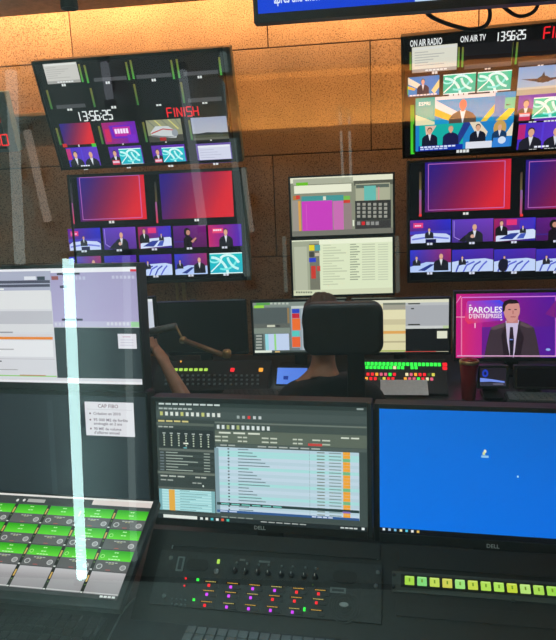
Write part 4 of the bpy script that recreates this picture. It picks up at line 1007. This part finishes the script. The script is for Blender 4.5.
person('person in black at the left, bare forearm raised, mostly hidden by the front monitors', (-1.12, 2.45, FZ),
       (-1.16, 2.42, .44), (-1.15, 2.42, .74), (-1.14, 2.44, .88), (-1.13, 2.50, 1.07), RAD(-25),
       [(-1.32, 2.44, .80), (-.98, 2.40, .80)], [(-1.42, 2.55, .60), (-.680, 2.46, .70)], [(-1.28, 2.72, .70), (-.825, 2.585, .895)],
       [(-1.30, 2.86, .46), (-1.02, 2.86, .46)], [(-1.30, 2.90, .0), (-1.02, 2.90, .0)], .096, [(0, 0, -1), (-.9, .2, -.3)])

# office chairs
def office_chair(label, x, y, headz, yaw=0, hw=.335, hh=.225, shift=0, group='tall office chairs'):
    t = thing('office_chair', label, 'chair', (x, y, FZ), (0, 0, RAD(yaw)), group); S = .42-.08-FZ
    z0 = -FZ
    bm = B(); prism(bm, rounded(.50, .48, .10), -.04, .04); obj('seat', bm, 'fabric', t, (0, .22, .40), (RAD(90), 0, 0), smooth=False)
    bm = B(); prism(bm, rounded(.60, .44, .12, 6), -.03, .03); obj('backrest', bm, 'fabric', t, (.02, -.06, .63), (RAD(6), 0, 0))
    bm = B(); o = prism(bm, rounded(hw, hh, .045, 6), -.035, .035); o = obj('headrest', bm, 'leather', t, (shift, -.03, headz-FZ)); bv = o.modifiers.new('soft', 'BEVEL'); bv.width = .018; bv.segments = 3; bv.limit_method = 'ANGLE'
    bm = B(); box(bm, (shift*.5+.05, -.05, (headz-FZ-hh/2+.75)/2), (.07, .025, headz-FZ-hh/2-.70), .006); obj('headrest_post', bm, 'black', t)
    bm = B(); tube(bm, [(0, .2, .08), (0, .2, .37)], .028, 12); obj('gas_lift', bm, 'black', t, smooth=True)
    for k in range(5):
        a_ = 2*math.pi*k/5+.3; bm = B(); tube(bm, [(0, .2, .10), (.28*math.cos(a_), .2+.28*math.sin(a_), .065)], [.025, .016], 8); obj('base_leg', bm, 'black', t)
        bm = B(); lathe(bm, [(.015, -.02), (.028, -.018), (.028, .018), (.015, .02)], 14, 'X', (.28*math.cos(a_), .2+.28*math.sin(a_), .028)); obj('caster', bm, 'black', t, smooth=True)
    for sx in (-1, 1):
        bm = B(); tube(bm, [(sx*.26, .16, .40), (sx*.30, .16, .52), (sx*.30, .18, .62)], .014, 8); obj('arm_post', bm, 'black', t, smooth=True)
        bm = B(); box(bm, (sx*.30, .20, .63), (.07, .24, .025), .01); obj('armrest', bm, 'black', t)
    return t
office_chair('office chair with a wide black padded headrest in front of the operator\'s head', -.040, 2.485, 1.081, 0, .320, .215)
office_chair('office chair of the person at the left, hidden by the front monitors', -1.15, 2.30, 1.0, 4)

# ================================================================== THE FRONT CONSOLE
FD = .68
fc = thing('front_console', 'dark front console carrying the near monitors, keyboards and rack panels', 'desk', (0, 1.3, FZ), (0, 0, RAD(-4.5)))
bm = B(); box(bm, (0, .07, FD-.02-FZ), (2.6, .95, .04), .006); obj('worktop', bm, 'deskfront', fc)
for x in (-1.2, 0, 1.2):
    bm = B(); box(bm, (x, .07, (FD-.04-FZ)/2), (.04, .8, FD-.04-FZ), .004); obj('side_panel', bm, 'deskfront', fc)
bm = B(); box(bm, (0, .50, (FD-.04-FZ)/2), (2.5, .03, FD-.04-FZ), .002); obj('modesty_panel', bm, 'deskfront', fc)

bm = B(); box(bm, (0, 0, .12), (1.5, .02, .24), .002); o = obj('dark_backing_board', bm, 'black'); o.location = (.30, 1.61, FD); o.rotation_euler = (0, 0, RAD(-4.5)); tag(o, 'low black cable screen standing behind the near monitors', 'panel')  # added black board, hides warm-lit surfaces below the near monitors
# ---- rundown monitor in the middle
PL = Plane((-.237, 1.42, .961), -5, 6); wl, hl = .532, .2985
TEALW, GR = (178, 220, 224), (66, 78, 76)
def dD(c, r, t):
    c.rect(0, 0, 1, 1, GR); R_ = c.rect; W_ = (205, 215, 212)
    R_(0, 0, 1, .035, (48, 60, 58)); c.dash(.17, .018, .31, .014, W_, 9); c.rect(.955, .01, .985, .025, (150, 160, 158))
    c.dash(.10, .058, .17, .014, (180, 190, 186), 7)
    R_(0, .075, 1, .135, (74, 86, 84))
    for k in range(12): R_(.02+.026*k, .085, .034+.026*k, .118, (225, 228, 220) if k % 4 else (200, 200, 120))
    for k, cc in enumerate(((160, 170, 168), (160, 170, 168), (225, 60, 60), (200, 205, 205), (200, 205, 205))): R_(.40+.026*k, .10, .413+.026*k, .125, cc)
    # left column
    R_(.0, .15, .29, 1, (58, 68, 66)); c.dash(.09, .165, .16, .014, (215, 200, 130), 4); R_(.0, .178, .288, .20, (92, 102, 94)); c.dash(.05, .215, .08, .012, (175, 180, 172), 3)
    R_(.01, .235, .285, .395, (44, 54, 54))
    for k in range(7):
        c.rect(.03+.037*k, .265, .045+.037*k, .275, (190, 195, 190))
        for j in range(5): c.rect(.034+.037*k, .283+.021*j, .041+.037*k, .294+.021*j, (205, 212, 190) if (k != 3 or j != 3) else (250, 250, 235))
    R_(.135, .345, .16, .358, (240, 240, 225)); R_(.135, .386, .152, .394, (120, 205, 215)); R_(.01, .40, .285, .42, (105, 112, 105))
    for j in range(7): R_(.01, .425+.025*j, .285, .446+.025*j, (64, 74, 72) if j % 2 else (52, 62, 60)); c.rect(.045, .431+.025*j, .045+.06+.025*((j*3) % 5), .439+.025*j, (165, 175, 165)); c.rect(.235, .431+.025*j, .265, .439+.025*j, (165, 175, 165)); c.rect(.015, .43+.025*j, .035, .442+.025*j, (110, 120, 125))
    R_(.0, .60, .288, .62, (110, 118, 108)); c.dash(.08, .64, .13, .012, (190, 195, 185), 3); c.dash(.22, .64, .06, .012, (190, 195, 185), 2); c.dash(.05, .675, .07, .01, (170, 175, 168), 2); c.dash(.20, .69, .05, .01, (170, 175, 168), 2); c.rect(.225, .705, .232, .72, (235, 240, 235)); R_(.0, .735, .285, .75, (90, 98, 92))
    R_(.005, .755, .285, .94, (165, 214, 218))
    for j in range(8): R_(.005, .757+.0235*j, .285, .766+.0235*j, (190, 230, 232)); c.rect(.11, .761+.0235*j, .16+.03*((j*3) % 4), .766+.0235*j, (110, 160, 165))
    R_(.005, .755, .02, .94, (120, 170, 178)); R_(.055, .757, .085, .94, (232, 172, 70)); R_(.268, .755, .285, .94, (130, 180, 186))
    # right pane
    R_(.295, .15, 1, .345, (70, 82, 78)); R_(.295, .152, 1, .165, (110, 120, 112))
    for k in range(11): R_(.305+.024*k, .178, .318+.024*k, .212, (220, 226, 224) if k not in (2, 4) else (170, 180, 120))
    R_(.295, .225, 1, .33, (96, 106, 94)); c.dash(.42, .243, .21, .014, (215, 220, 205), 3)
    for k, (x, w) in enumerate(((.33, .07), (.43, .05), (.56, .08), (.69, .05), (.80, .09))): c.dash(x, .277, w, .012, (200, 206, 190), 2); c.dash(x, .31, w, .012, (200, 206, 190) if k < 4 else (180, 190, 170), 2)
    R_(.735, .305, .80, .325, (200, 70, 66)); c.dash(.93, .25, .09, .012, (215, 220, 205), 2)
    R_(.295, .335, 1, .36, (84, 96, 92)); c.dash(.36, .348, .08, .01, (180, 186, 180), 2); c.dash(.65, .348, .3, .01, (180, 186, 180), 6)
    R_(.30, .365, .965, .925, (192, 214, 226)); n = 20
    for j in range(n):
        y = .365+.0268*j; cy = j in (1, 2, 6, 11, 15)
        R_(.30, y, .965, y+.0258, (172, 222, 222) if cy else ((198, 216, 230) if j % 2 else (186, 210, 222)))
        c.rect(.355, y+.008, .363, y+.018, (50, 60, 66)); c.rect(.405, y+.009, .405+.05+.02*((j*7) % 6), y+.017, (112, 135, 142))
        c.rect(.775, y+.009, .81, y+.017, (120, 130, 120)); c.rect(.83, y+.009, .885, y+.017, (130, 150, 150)); c.rect(.74, y+.002, .742, y+.024, (150, 175, 182))
        R_(.893, y, .925, y+.0258, (120, 185, 130) if cy and j > 1 else (244, 166, 52))
    R_(.295, .365, .315, .925, (135, 160, 170)); R_(.30, .83, .965, .853, (40, 62, 62)); c.dash(.47, .842, .30, .01, (120, 200, 190), 6); R_(.30, .895, .965, .915, (52, 92, 150)); c.dash(.36, .905, .09, .01, (200, 215, 240), 2); c.dash(.80, .905, .10, .01, (215, 225, 245), 4); R_(.89, .845, .925, .86, (140, 110, 190))
    R_(.0, .945, 1, .965, (70, 80, 78)); c.dash(.40, .955, .16, .008, (150, 158, 152), 4)
    # task bar
    R_(0, .962, 1, 1, (34, 42, 44)); R_(.03, .966, .20, .994, (232, 234, 228)); 
    for k, cc in enumerate(((225, 230, 228), (235, 235, 225), (80, 190, 200), (235, 235, 235), (225, 90, 60), (70, 190, 170))): R_(.215+.026*k, .971, .228+.026*k, .992, cc)
    c.dash(.62, .975, .22, .008, (180, 185, 182), 6); c.dash(.92, .98, .08, .012, (205, 210, 208), 4); c.rect(.975, .968, .988, .988, (235, 240, 238))
cD = full(PL, wl, hl); dD(cD, None, None)
r, L, R, bz = monitor('desk_computer_monitor', 'near monitor showing a pale blue table with an orange column, DELL under the screen', PL, wl, hl, (.012, .012, .012, .024), .05, ('desk', FD), 'near computer monitors'); screen(r, L, R, cD)
def dell(root, L, R, h):
    pl0 = Plane((0, 0, 0), 0, 0); c = Canvas(pl0, (-.02, -h/2-.006), (.02, -h/2-.020), px=False, n0=-.0045); c.text(.5, .85, 'DELL', .95, (238, 240, 242), 'c')
    o = c.build('maker_mark', root, 'ink'); o.location = L; o.rotation_euler = R
dell(r, L, R, hl)

# ---- blue desktop monitor at the right
PR = off(Plane((.26, 1.42, .944), -5, 6), .064, -.007); hR = .312
def dR(c, r, t):
    c.rect(0, 0, 1, 1, [(14, 112, 216), (16, 100, 196), (8, 108, 224), (4, 116, 232)], (0, 0, 0), [(14, 112, 216), (16, 100, 196), (8, 108, 224), (4, 116, 232)])
    c.rect(0, .957, 1, 1, (9, 13, 20))
    for k in range(7):
        x = 382.6+5.7*k; r(x, 527.8+.42*k, x+2.5, 530.4+.42*k, ((225, 235, 240), (170, 190, 215), (120, 190, 230), (235, 225, 180), (90, 200, 230), (235, 235, 235), (240, 190, 90))[k])
    c.ell(*c.uv(485, 451.3), .006, .014, (240, 236, 200)); c.rect(*c.uv(482.6, 452), *c.uv(485, 455), (215, 225, 160)); c.rect(*c.uv(481.2, 455.3), *c.uv(488.6, 457.8), (150, 200, 240)); c.rect(*c.uv(517, 475.5), *c.uv(518.6, 477.5), (200, 225, 245))
cR = pxscreen(PR, wl, hR, dR)
r, L, R, bz = monitor('desk_computer_monitor', 'near monitor with an empty bright blue desktop, at the right', PR, wl, hR, (.012, .012, .012, .022), .05, ('desk', FD), 'near computer monitors'); screen(r, L, R, cR); dell(r, L, R, hR)

# ---- two stacked monitors on a pole at the left
PLU = off(Plane((-.732, 1.5, 1.300), -5, 4), -.0675, 0); wu, hu = .532, .300
def dU(c, r, t):
    c.rect(0, 0, 1, 1, (216, 214, 220)); r(-60, 266, 140, 272.8, (236, 234, 240)); r(130, 269.2, 136.5, 271.6, (225, 60, 80))
    r(-60, 273, 52, 291.5, (172, 174, 196)); r(24, 276.5, 36, 279.8, (228, 228, 236)); r(37, 276.5, 45, 280, (60, 72, 82)); r(-60, 281.8, 50, 283, (78, 80, 98)); r(-60, 285.6, 50, 286.8, (78, 80, 98)); r(0, 288.5, 4, 290, (240, 240, 240))
    r(-60, 291.5, 51.5, 309, (226, 224, 226)); r(-60, 311.5, 53, 324, (192, 190, 198)); r(-60, 324, 53.5, 332, (220, 218, 222)); r(0, 331.6, 13, 333, (150, 148, 156)); r(-60, 334, 53, 336.5, (214, 208, 212)); r(-60, 336.4, 53, 339.6, (232, 134, 52)); r(-60, 340, 54, 357, (232, 230, 234)); r(0, 348.6, 14, 349.8, (170, 168, 172)); r(-60, 357.5, 55, 359.6, (190, 188, 194)); r(0, 360.4, 2, 362, (120, 120, 125)); r(0, 369, 18, 370, (150, 150, 152)); r(-60, 373.6, 57, 377, (150, 206, 120)); r(20, 374.5, 46, 376, (190, 140, 110))
    r(50, 273, 140, 327, (166, 158, 196), (176, 166, 204), 'v'); r(51.5, 276.2, 58.6, 279.8, (150, 84, 84)); r(57, 273, 80, 274.6, (40, 44, 60)); r(60, 285.5, 67, 288, (70, 70, 96)); r(62, 318.6, 83, 320.6, (50, 52, 74)); r(54, 321.4, 139, 327, (190, 184, 212)); r(131, 321.8, 139.6, 327, (160, 210, 160))
    for k in range(6): r(63+4*k, 276.4, 65.8+4*k, 279.6, (188, 186, 212)); r(112+4*k, 275.6, 114.8+4*k, 278.6, (196, 192, 216)); r(55+4*k, 322.6, 57.6+4*k, 325.6, (208, 206, 222)); r(107+4*k, 322.2, 109.8+4*k, 325.4, (214, 212, 226))
    c.poly([c.uv(*p) for p in ((54.5, 327.3), (150, 327.6), (150, 379), (58, 377.6))], (48, 58, 62))
    c.poly([c.uv(*p) for p in ((118, 333.6), (136.5, 333.8), (137.4, 348.6), (119, 348.4))], (226, 222, 230)); r(123, 336.2, 131, 337.2, (205, 170, 190)); 
    for k in range(3): r(121, 339.4+2.6*k, 134, 340.2+2.6*k, (196, 190, 208))
    r(-60, 377.8, 146, 384.6, (236, 232, 236)); r(-60, 377.8, 124, 381.6, (214, 52, 66)); r(120, 386, 135, 388, (160, 165, 168))
cU = pxscreen(PLU, wu, hu, dU)
def armmount(root, L, R, depth, pole):
    p = sub(root, pole); C0 = Vector(L)+Matrix.Rotation(R[0], 3, 'X') @ Vector((0, depth+.03, 0))
    bm = B(); tube(bm, [C0, (p.x, p.y, C0.z)], .02, 10); box(bm, tuple(C0), (.1, .02, .1), .003); obj('mount_arm', bm, 'black', root)
pole = PLU.world(0, .16, 0)
r, L, R, bz = monitor('stacked_monitor', 'upper left near monitor with white and lilac windows and an orange line', PLU, wu, hu, (.012, .005, .010, .018), .045, ('arm', 0), 'stacked monitors at the left'); screen(r, L, R, cU); armmount(r, L, R, .045, pole)
PLD = Plane(at(70, 446, 1.485), -5, 5); a, b = PLD.px(144, 397), PLD.px(151.5, 500)
PLD = off(PLD, (a[0]+b[0])/2-wu/2, (a[1]+b[1])/2); hd_ = min(a[1]-b[1], .300)
def dL(c, r, t):
    c.rect(0, 0, 1, 1, (44, 54, 58), (38, 48, 52), 'v'); r(52, 400, 53, 500, (52, 62, 66))
cL = pxscreen(PLD, wu, hd_, dL)
r, L, R, bz = monitor('stacked_monitor', 'lower left near monitor, dark grey screen with one small white slide', PLD, wu, hd_, (.012, .006, .012, .014), .045, ('arm', 0), 'stacked monitors at the left'); sL = screen(r, L, R, cL); armmount(r, L, R, .045, pole)
def q4(cv, pts, col): cv.poly([cv.uv(*p) for p in pts], col)
cc = Canvas(PLD, (84.6, 401.4), (135.2, 437), n0=-.0008)
cc.rect(0, 0, 1, 1, (226, 222, 228)); cc.text(.48, .17, 'CAP FIBO', .15, (140, 120, 128), 'c'); cc.rect(.04, .215, .96, .225, (190, 186, 194))
for y, s_, w_ in ((.38, 'Création en 2010', .56), (.565, '95 000 M2 de forêts', .70), (.675, 'aménagés en 2 ans', .58), (.83, '90 M€ de volume', .56), (.94, "d'affaires annuel", .52)): cc.text(.17, y, s_, .115, (120, 112, 124), wmax=w_)
for y in (.345, .53, .795): cc.ell(.105, y, .018, .028, (110, 90, 100))
cc.build('slide_window', sL)
pt = thing('monitor_pole', 'black pole carrying the two stacked monitors at the left', 'stand', (pole[0], pole[1], FD), (0, 0, RAD(-5)))
bm = B(); tube(bm, [(0, 0, .01), (0, 0, pole[2]-FD+.12)], .022, 14); obj('pole', bm, 'black', pt, smooth=True)
bm = B(); box(bm, (0, 0, .008), (.26, .2, .016), .004); obj('base', bm, 'black', pt)

# ---- touch control panel with green keys
PT = Plane((-.638, 1.25, .823), -4.47, 63.8)
a, b = PT.px(153.5, 502), PT.px(117, 601)
xr = (a[0]+b[0])/2; ut, ub = a[1], b[1]; TW = .62
tp = rootof('touch_panel', 'tilted touch panel with rows of green and grey keys at the lower left', 'control panel', PT, 0, FD)
bm = B(); box(bm, (xr-TW/2, .013, (ut+ub)/2-.004), (TW+.024, .022, ut-ub+.026), .004); pose(obj('housing', bm, 'casing', tp), tp, PT, 0, 0, 0)
for sx in (.12, TW-.12):
    q_ = sub(tp, PT.world(xr-sx, .026, (ut+ub)/2+.02)); bm = B(); box(bm, (q_.x, q_.y, q_.z/2), (.05, .06, q_.z), .004); obj('stand_leg', bm, 'black', tp)
PTs = off(PT, xr-TW/2, (ut+ub)/2)
def dT(c, r, t):
    c.rect(0, 0, 1, 1, (62, 66, 66)); c.rect(0, 0, 1, .022, (232, 226, 220)); r(128-34, 500.5, 156, 509, (222, 208, 202)); 
    for x in (18, 24.5): c.ell(*c.uv(x, 500.6), .006, .016, (225, 222, 218))
    a_ = c.uv(29, 499.2); b_ = c.uv(44.5, 503.4); c.rect(*a_, *b_, (176, 174, 170)); c.rect(0, .955, 1, 1, (58, 62, 62)); a_ = c.uv(108, 597.5); c.dash(a_[0], .978, .06, .018, (220, 222, 220), 4)
cT = pxscreen(PTs, TW, ut-ub, dT); o = cT.build('screen', tp); pose(o, tp, PTs, 0, -.002, 0); scT = o
gx = PT.px(151.3, 511.7)[0]; gx2 = PT.px(116.6, 596.8)[0]; gx = (gx+gx2)/2
gt = (PT.px(47.5, 506)[1]+PT.px(151.3, 511.7)[1])/2; gb = (PT.px(7, 587.7)[1]+PT.px(116.5, 596.8)[1])/2
TX = .2688/3; TH = (gt-gb)/4
dx0, dz0 = PT.px(0, 500)[0]-PTs.px(0, 500)[0], 0
offx = (xr-TW/2); offu = (ut+ub)/2
for rr in range(4):
    for k in range(7):
        x1 = gx-TX*k-offx; x0 = x1-TX; z1 = gt-TH*rr-offu; z0 = z1-TH
        if x0 < -TW/2+.002: continue
        c = Canvas(PTs, (x0+.0005, z1-.0008), (x1-.0005, z0+.0008), px=False, n0=-.0008)
        if rr < 3:
            c.rect(0, 0, 1, 1, (84, 84, 84), (98, 98, 98), 'v'); c.rect(.10, .02, 1, .50, (40, 165, 18), (98, 222, 52), 'v')
            c.dash(.55, .12, .12, .05, (190, 240, 170), 2); c.dash(.55, .30, .16, .05, (190, 240, 170), 2)
            if rr == 2 or k % 3 == 1: c.dash(.55, .44, .34, .04, (205, 245, 185), 4)
            c.dash(.52, .60, .34, .04, (190, 190, 185), 4); c.dash(.52, .66, .16, .03, (190, 190, 140), 2)
            c.ell(.86, .80, .085, .125, (196, 196, 194)); c.ell(.86, .80, .06, .09, (150, 150, 150))
            if (k+rr) % 2 == 0: c.ell(.22, .80, .085, .125, (196, 196, 194)); c.ell(.22, .80, .06, .09, (110, 110, 110))
            if rr == 2 or (rr == 1 and k == 0): c.ell(.2, .32, .06, .09, (170, 235, 130)); c.ell(.2, .32, .04, .06, (70, 190, 40))
            c.rect(.42, .93, .55, .96, (190, 90, 80))
        else:
            c.rect(0, 0, 1, 1, (176, 172, 174), (150, 146, 148), 'v'); c.rect(.06, .02, 1, .5, (196, 192, 194), (160, 156, 158), 'v'); c.rect(0, .93, 1, .97, (205, 202, 202))
        c.rect(0, 0, .085, 1, (38, 44, 38)); c.rect(.02, .2, .065, .5, (215, 176, 96)); c.rect(.02, .6, .065, .66, (90, 120, 70)); c.rect(0, .94, .06, .99, (230, 230, 225))
        c.build('touch_key', scT)

# ---- inclined rack bay
PI = Plane((-.209, 1.25, .743), -4.2, 51.7)
bay = rootof('rack_bay', 'inclined dark rack bay in front of the near monitors', 'rack', PI, -.09, FD)
bm = B(); wedge(bm, off(PI, 0, 0), bay, -.30, .98, -.095, .118, FD+.001); o = obj('bay_frame', bm, 'black', bay); o.location = (0, .0, -.006)
for (x0, y0, x1, y1) in ((168, 531, 380, 545), (398, 548, 640, 567), (396, 602, 640, 616)):
    pa, pb = PI.px(x0, y0), PI.px(x1, y1+.086*(x1-x0)*.98); pb2 = PI.px(x0, y1)
    h = pa[1]-pb2[1]; 
    bm = B(); box(bm, ((pa[0]+pb[0])/2, -.001, pa[1]-h/2), (pb[0]-pa[0], .003, h), .001)
    pose(obj('blank_panel', bm, 'black', bay), bay, PI, 0, 0, 0)
def tick(par, root, pl, x, y, wpx, hpx, m='keylight', name='vent_slot'): return button(root, pl, x, y, wpx, hpx, m, name, t=.002)
for x, y in ((377.8, 556), (399.6, 559), (397.5, 606), (173, 545)): tick(None, bay, PI, x, y, 1.2, 8)
# ---- intercom panel
ic = rootof('intercom_panel', 'rack intercom panel with amber displays and purple and red key lamps', 'intercom', PI, -.07, FD)
pa, pb = PI.px(163, 549), PI.px(378, 622); x0, x1 = -.262, .262; u1, u0 = .062, -.062
bm = B(); box(bm, (0, .001, 0), (x1-x0, .006, u1-u0), .0012); pose(obj('faceplate', bm, 'rack', ic), ic, PI, 0, -.003, 0)
PIF = off(PI, 0, 0); PIF = Plane(PI.world(0, -.006, 0), -4.2, 51.7)
def ipart(name, bm, m, x, y, smooth=False, label=None):
    p = PIF.px(x, y); o = obj(name, bm, m, ic, smooth=smooth, label=label); return pose(o, ic, PIF, p[0], 0, p[1])
def mm(px_): return px_*1.36/F
bm = B(); prism(bm, rounded(mm(8), .034, .002), -.002, 0); o = ipart('label_plate', bm, 'keylight', 180.5, 564)
bm = B(); prism(bm, rounded(mm(4), .026, .001), -.003, 0); ipart('label_strip', bm, 'casing', 180.5, 564)
for x, y in ((197.5, 565), (345, 577)):
    bm = B(); prism(bm, rounded(mm(25), .026, .0125, 6), -.0015, 0); ipart('speaker_grille', bm, 'black', x, y)
KN = []
for x, y in ((235, 571), (245.5, 572), (257.5, 573), (268, 574), (281, 575), (291.5, 575.6), (304, 576.6), (315, 577.3)):
    bm = B(); lathe(bm, [(.0062, 0), (.0058, -.010), (.004, -.012)], 16, 'Y'); o = ipart('knob', bm, 'key', x, y, True)
    bm = B(); box(bm, (0, -.0125, .002), (.0012, .001, .005)); k_ = obj('pointer', bm, 'paper', o)
for x, y in ((237, 563), (247.5, 563.8), (259, 565), (269, 565.4), (282, 566.5), (293, 567), (305.5, 568), (316, 568.6)):
    bm = B(); lathe(bm, [(.0028, 0), (.0026, -.003)], 12, 'Y'); ipart('trim_button', bm, 'keylight', x, y, True)
for x, y, w in ((242.5, 560, 6), (264.5, 561.8, 12)):
    bm = B(); box(bm, (0, -.0005, 0), (mm(w), .001, .0045)); ipart('label_strip', bm, 'keylight', x, y)
bm = B(); lathe(bm, [(.006, 0), (.006, -.003), (.003, -.003), (.003, .0)], 14, 'Y'); ipart('headset_socket', bm, 'steel', 216.5, 571.5, True)
def lampat(x, y, w, h, m, name='key_lamp'):
    bm = B(); box(bm, (0, -.002, 0), (mm(w), .004, mm(h)*1.1), .0008); return ipart(name, bm, m, x, y)
lampat(218.6, 561.8, 2.8, 4, 'led_lime', 'power_lamp'); lampat(186, 578.6, 1.6, 1.6, 'led_red', 'status_lamp'); lampat(184.6, 586, 1.4, 1.4, 'led_red', 'status_lamp'); lampat(198, 580, 2.6, 2.2, 'led_green', 'status_lamp'); lampat(194, 600, 2.4, 2.2, 'led_green', 'status_lamp')
LC = ['rpppRR', 'ppprrr', 'rpppp-']
amber = (222, 170, 70)
for j in range(3):
    for k in range(6):
        x, y = 209+21.9*k-2.1*j, 585.6+1.7*k+(0, 9, 20)[j]
        ch = LC[j][k]
        cc = Canvas(PIF, (x-4.5, y-5.2), (x+8.5, y-2.4), n0=-.0012); cc.rect(0, 0, 1, 1, (26, 24, 18)); cc.dash(.5, .5, .80, .42, amber if (k+j) % 3 else (205, 188, 110), 7); o = cc.build('name_display', ic); pose(o, ic, PIF, 0, 0, 0)
        if ch != '-': lampat(x, y, 2.6, 2.4, {'r': 'led_red', 'R': 'led_red', 'p': 'led_purple'}[ch])
        bm = B(); box(bm, (0, -.0015, 0), (mm(7), .003, mm(3)), .0008); ipart('talk_key', bm, 'key', x+6.5, y+1)
lampat(304.5, 609.5, 2.2, 3.2, 'led_green', 'status_lamp'); lampat(313, 585, 1, 1, 'led_dim', 'status_lamp')
for j in range(2):
    for k in range(4):
        bm = B(); lathe(bm, [(.0022, 0), (.002, -.003)], 10, 'Y'); ipart('keypad_key', bm, 'keylight', 172.5+4.3*k, 599+5*j+.4*k, True)
bm = B(); prism(bm, rounded(mm(16), .012, .001), -.002, 0); ipart('serial_label', bm, 'keylight', 338, 590.5); bm = B(); prism(bm, rounded(mm(12), .005, .001), -.0025, 0); ipart('label_strip', bm, 'casing', 338, 590.5)
p = PIF.px(344, 606)
for rr_ in range(1, 7):
    bm = B(); R0, R1 = .0055*rr_, .0055*rr_+.0022
    n = 28; vs = []
    for q_ in range(n):
        a_ = 2*math.pi*q_/n
        vs.append([bm.verts.new((R*math.cos(a_), y_, R*math.sin(a_))) for R, y_ in ((R0, 0), (R1, 0), (R1, -.0015), (R0, -.0015))])
    for q_ in range(n):
        A_, B_ = vs[q_], vs[(q_+1) % n]
        for e in range(4): bm.faces.new((A_[e], A_[(e+1) % 4], B_[(e+1) % 4], B_[e]))
    ipart('fan_ring', bm, 'casing', 344, 606)
bm = B(); prism(bm, [(.010*math.cos(2*math.pi*k/20), .005*math.sin(2*math.pi*k/20)) for k in range(20)], -.004, 0); ipart('badge', bm, 'steel', 344, 605)
for x, y in ((378, 572.5), (376, 586), (171, 558), (164, 596)):
    bm = B(); lathe(bm, [(.005, 0), (.0045, -.003)], 14, 'Y'); ipart('rack_screw', bm, 'keylight', x, y, True)

# ---- key strip with twelve lit square buttons
ks = rootof('key_strip', 'rack strip with a row of glowing yellow green square keys', 'control panel', PI, -.03, FD)
pa, pb, pc = PI.px(392, 571.5), PI.px(392, 592), PI.px(556, 595)
h = pa[1]-pb[1]; um = (pa[1]+pb[1])/2
bm = B(); box(bm, (pa[0]+.25, -.003, um), (.50, .006, h), .001); pose(obj('faceplate', bm, 'strip', ks), ks, PI, 0, 0, 0)
PKs = Plane(PI.world(0, -.006, 0), -4.2, 51.7)
xa = PKs.px(409.5, 581.2)[0]; ua = PKs.px(409.5, 581.2)[1]; xs = (PKs.px(552, 593.5)[0]-xa)/11; wb = xs*.76
bm = B(); box(bm, (xa+xs*8, -.0015, ua), (xs*17.4, .003, abs(PKs.px(409.5, 575)[1]-PKs.px(409.5, 587.6)[1])), .0006); pose(obj('key_rail', bm, 'black', ks), ks, PKs, 0, 0, 0)
limes = [(176, 226, 78), (140, 226, 130), (206, 228, 96), (220, 216, 92), (168, 236, 132), (210, 226, 84), (188, 232, 92), (184, 236, 96), (204, 222, 66), (196, 236, 128), (180, 228, 92), (170, 228, 84)]
for k in range(17):
    c_ = limes[k % 12]; hb = abs(PKs.px(409.5, 577)[1]-PKs.px(409.5, 585.4)[1])
    bm = B(); box(bm, (0, -.003, 0), (wb, .006, hb), .0012); o = obj('square_key', bm, emit('key_glow', srgb(c_), 1.0), ks); pose(o, ks, PKs, xa+xs*k, -.002, ua)
    pl0 = Plane((0, 0, 0), 0, 0); cc = Canvas(pl0, (-wb/2, hb/2), (wb/2, -hb/2), px=False, n0=-.0062); cc.rect(.42, .3, .58, .68, (112, 150, 40)); cc.rect(.1, .1, .9, .14, (225, 245, 170)); cc.build('legend', o)
for x, y in ((394, 575), (393.5, 587), (513, 582), (513, 601)):
    p = PKs.px(x, y); bm = B(); lathe(bm, [(.004, 0), (.0036, -.003)], 14, 'Y'); pose(obj('rack_screw', bm, 'key', ks, smooth=True), ks, PKs, p[0], 0, p[1])

# ---- socket box and small pins at the lower right
q = atz(492, 622, FD)
sb_ = thing('socket_box', 'black socket box on the console under the glowing key strip', 'socket', (q[0], q[1]+.0, FD), (0, 0, RAD(-4.5)))
bm = B(); box(bm, (0, .0, .012), (.11, .07, .024), .004); obj('box_body', bm, 'black', sb_)
bm = B(); box(bm, (0, 0, .0245), (.09, .05, .003), .001); obj('lid', bm, 'casing', sb_)
for k, x in enumerate((454, 458, 463, 530, 534)):
    q = atz(x, 628, FD); bm = B(); lathe(bm, [(.003, 0), (.0026, .018), (.0015, .02)], 10); o = obj('plug_pin', bm, 'steel', smooth=True); o.location = (q[0], q[1], FD); tag(o, ('leftmost short metal plug pin left of the socket box', 'middle short metal plug pin left of the socket box', 'short metal plug pin closest to the socket box on its left', 'short metal plug pin just right of the socket box', 'rightmost short metal plug pin on the console')[k], 'plug', 'plug pins')

# ---- near keyboards and the thin lead
keyboard('keyboard', 'dark keyboard at the lower left below the touch panel', (-.79, 1.115, FD+.002), -3, .46, .15, 6, 19, 'key', 1, 'deskfront')
q = atz(285, 646, FD); keyboard('keyboard', 'grey keyboard at the bottom edge below the intercom panel', (q[0], q[1]-.068, FD+.002), -4.5, .45, .15, 6, 19, 'keylight', 1, 'deskfront')
cable('lead', [atz(x, y, FD+.004) for x, y in ((100, 655), (112, 632), (124, 610), (138, 596), (150, 588))], .0022, 'thin pale lead running from the touch panel towards the keyboard', 'keylight')
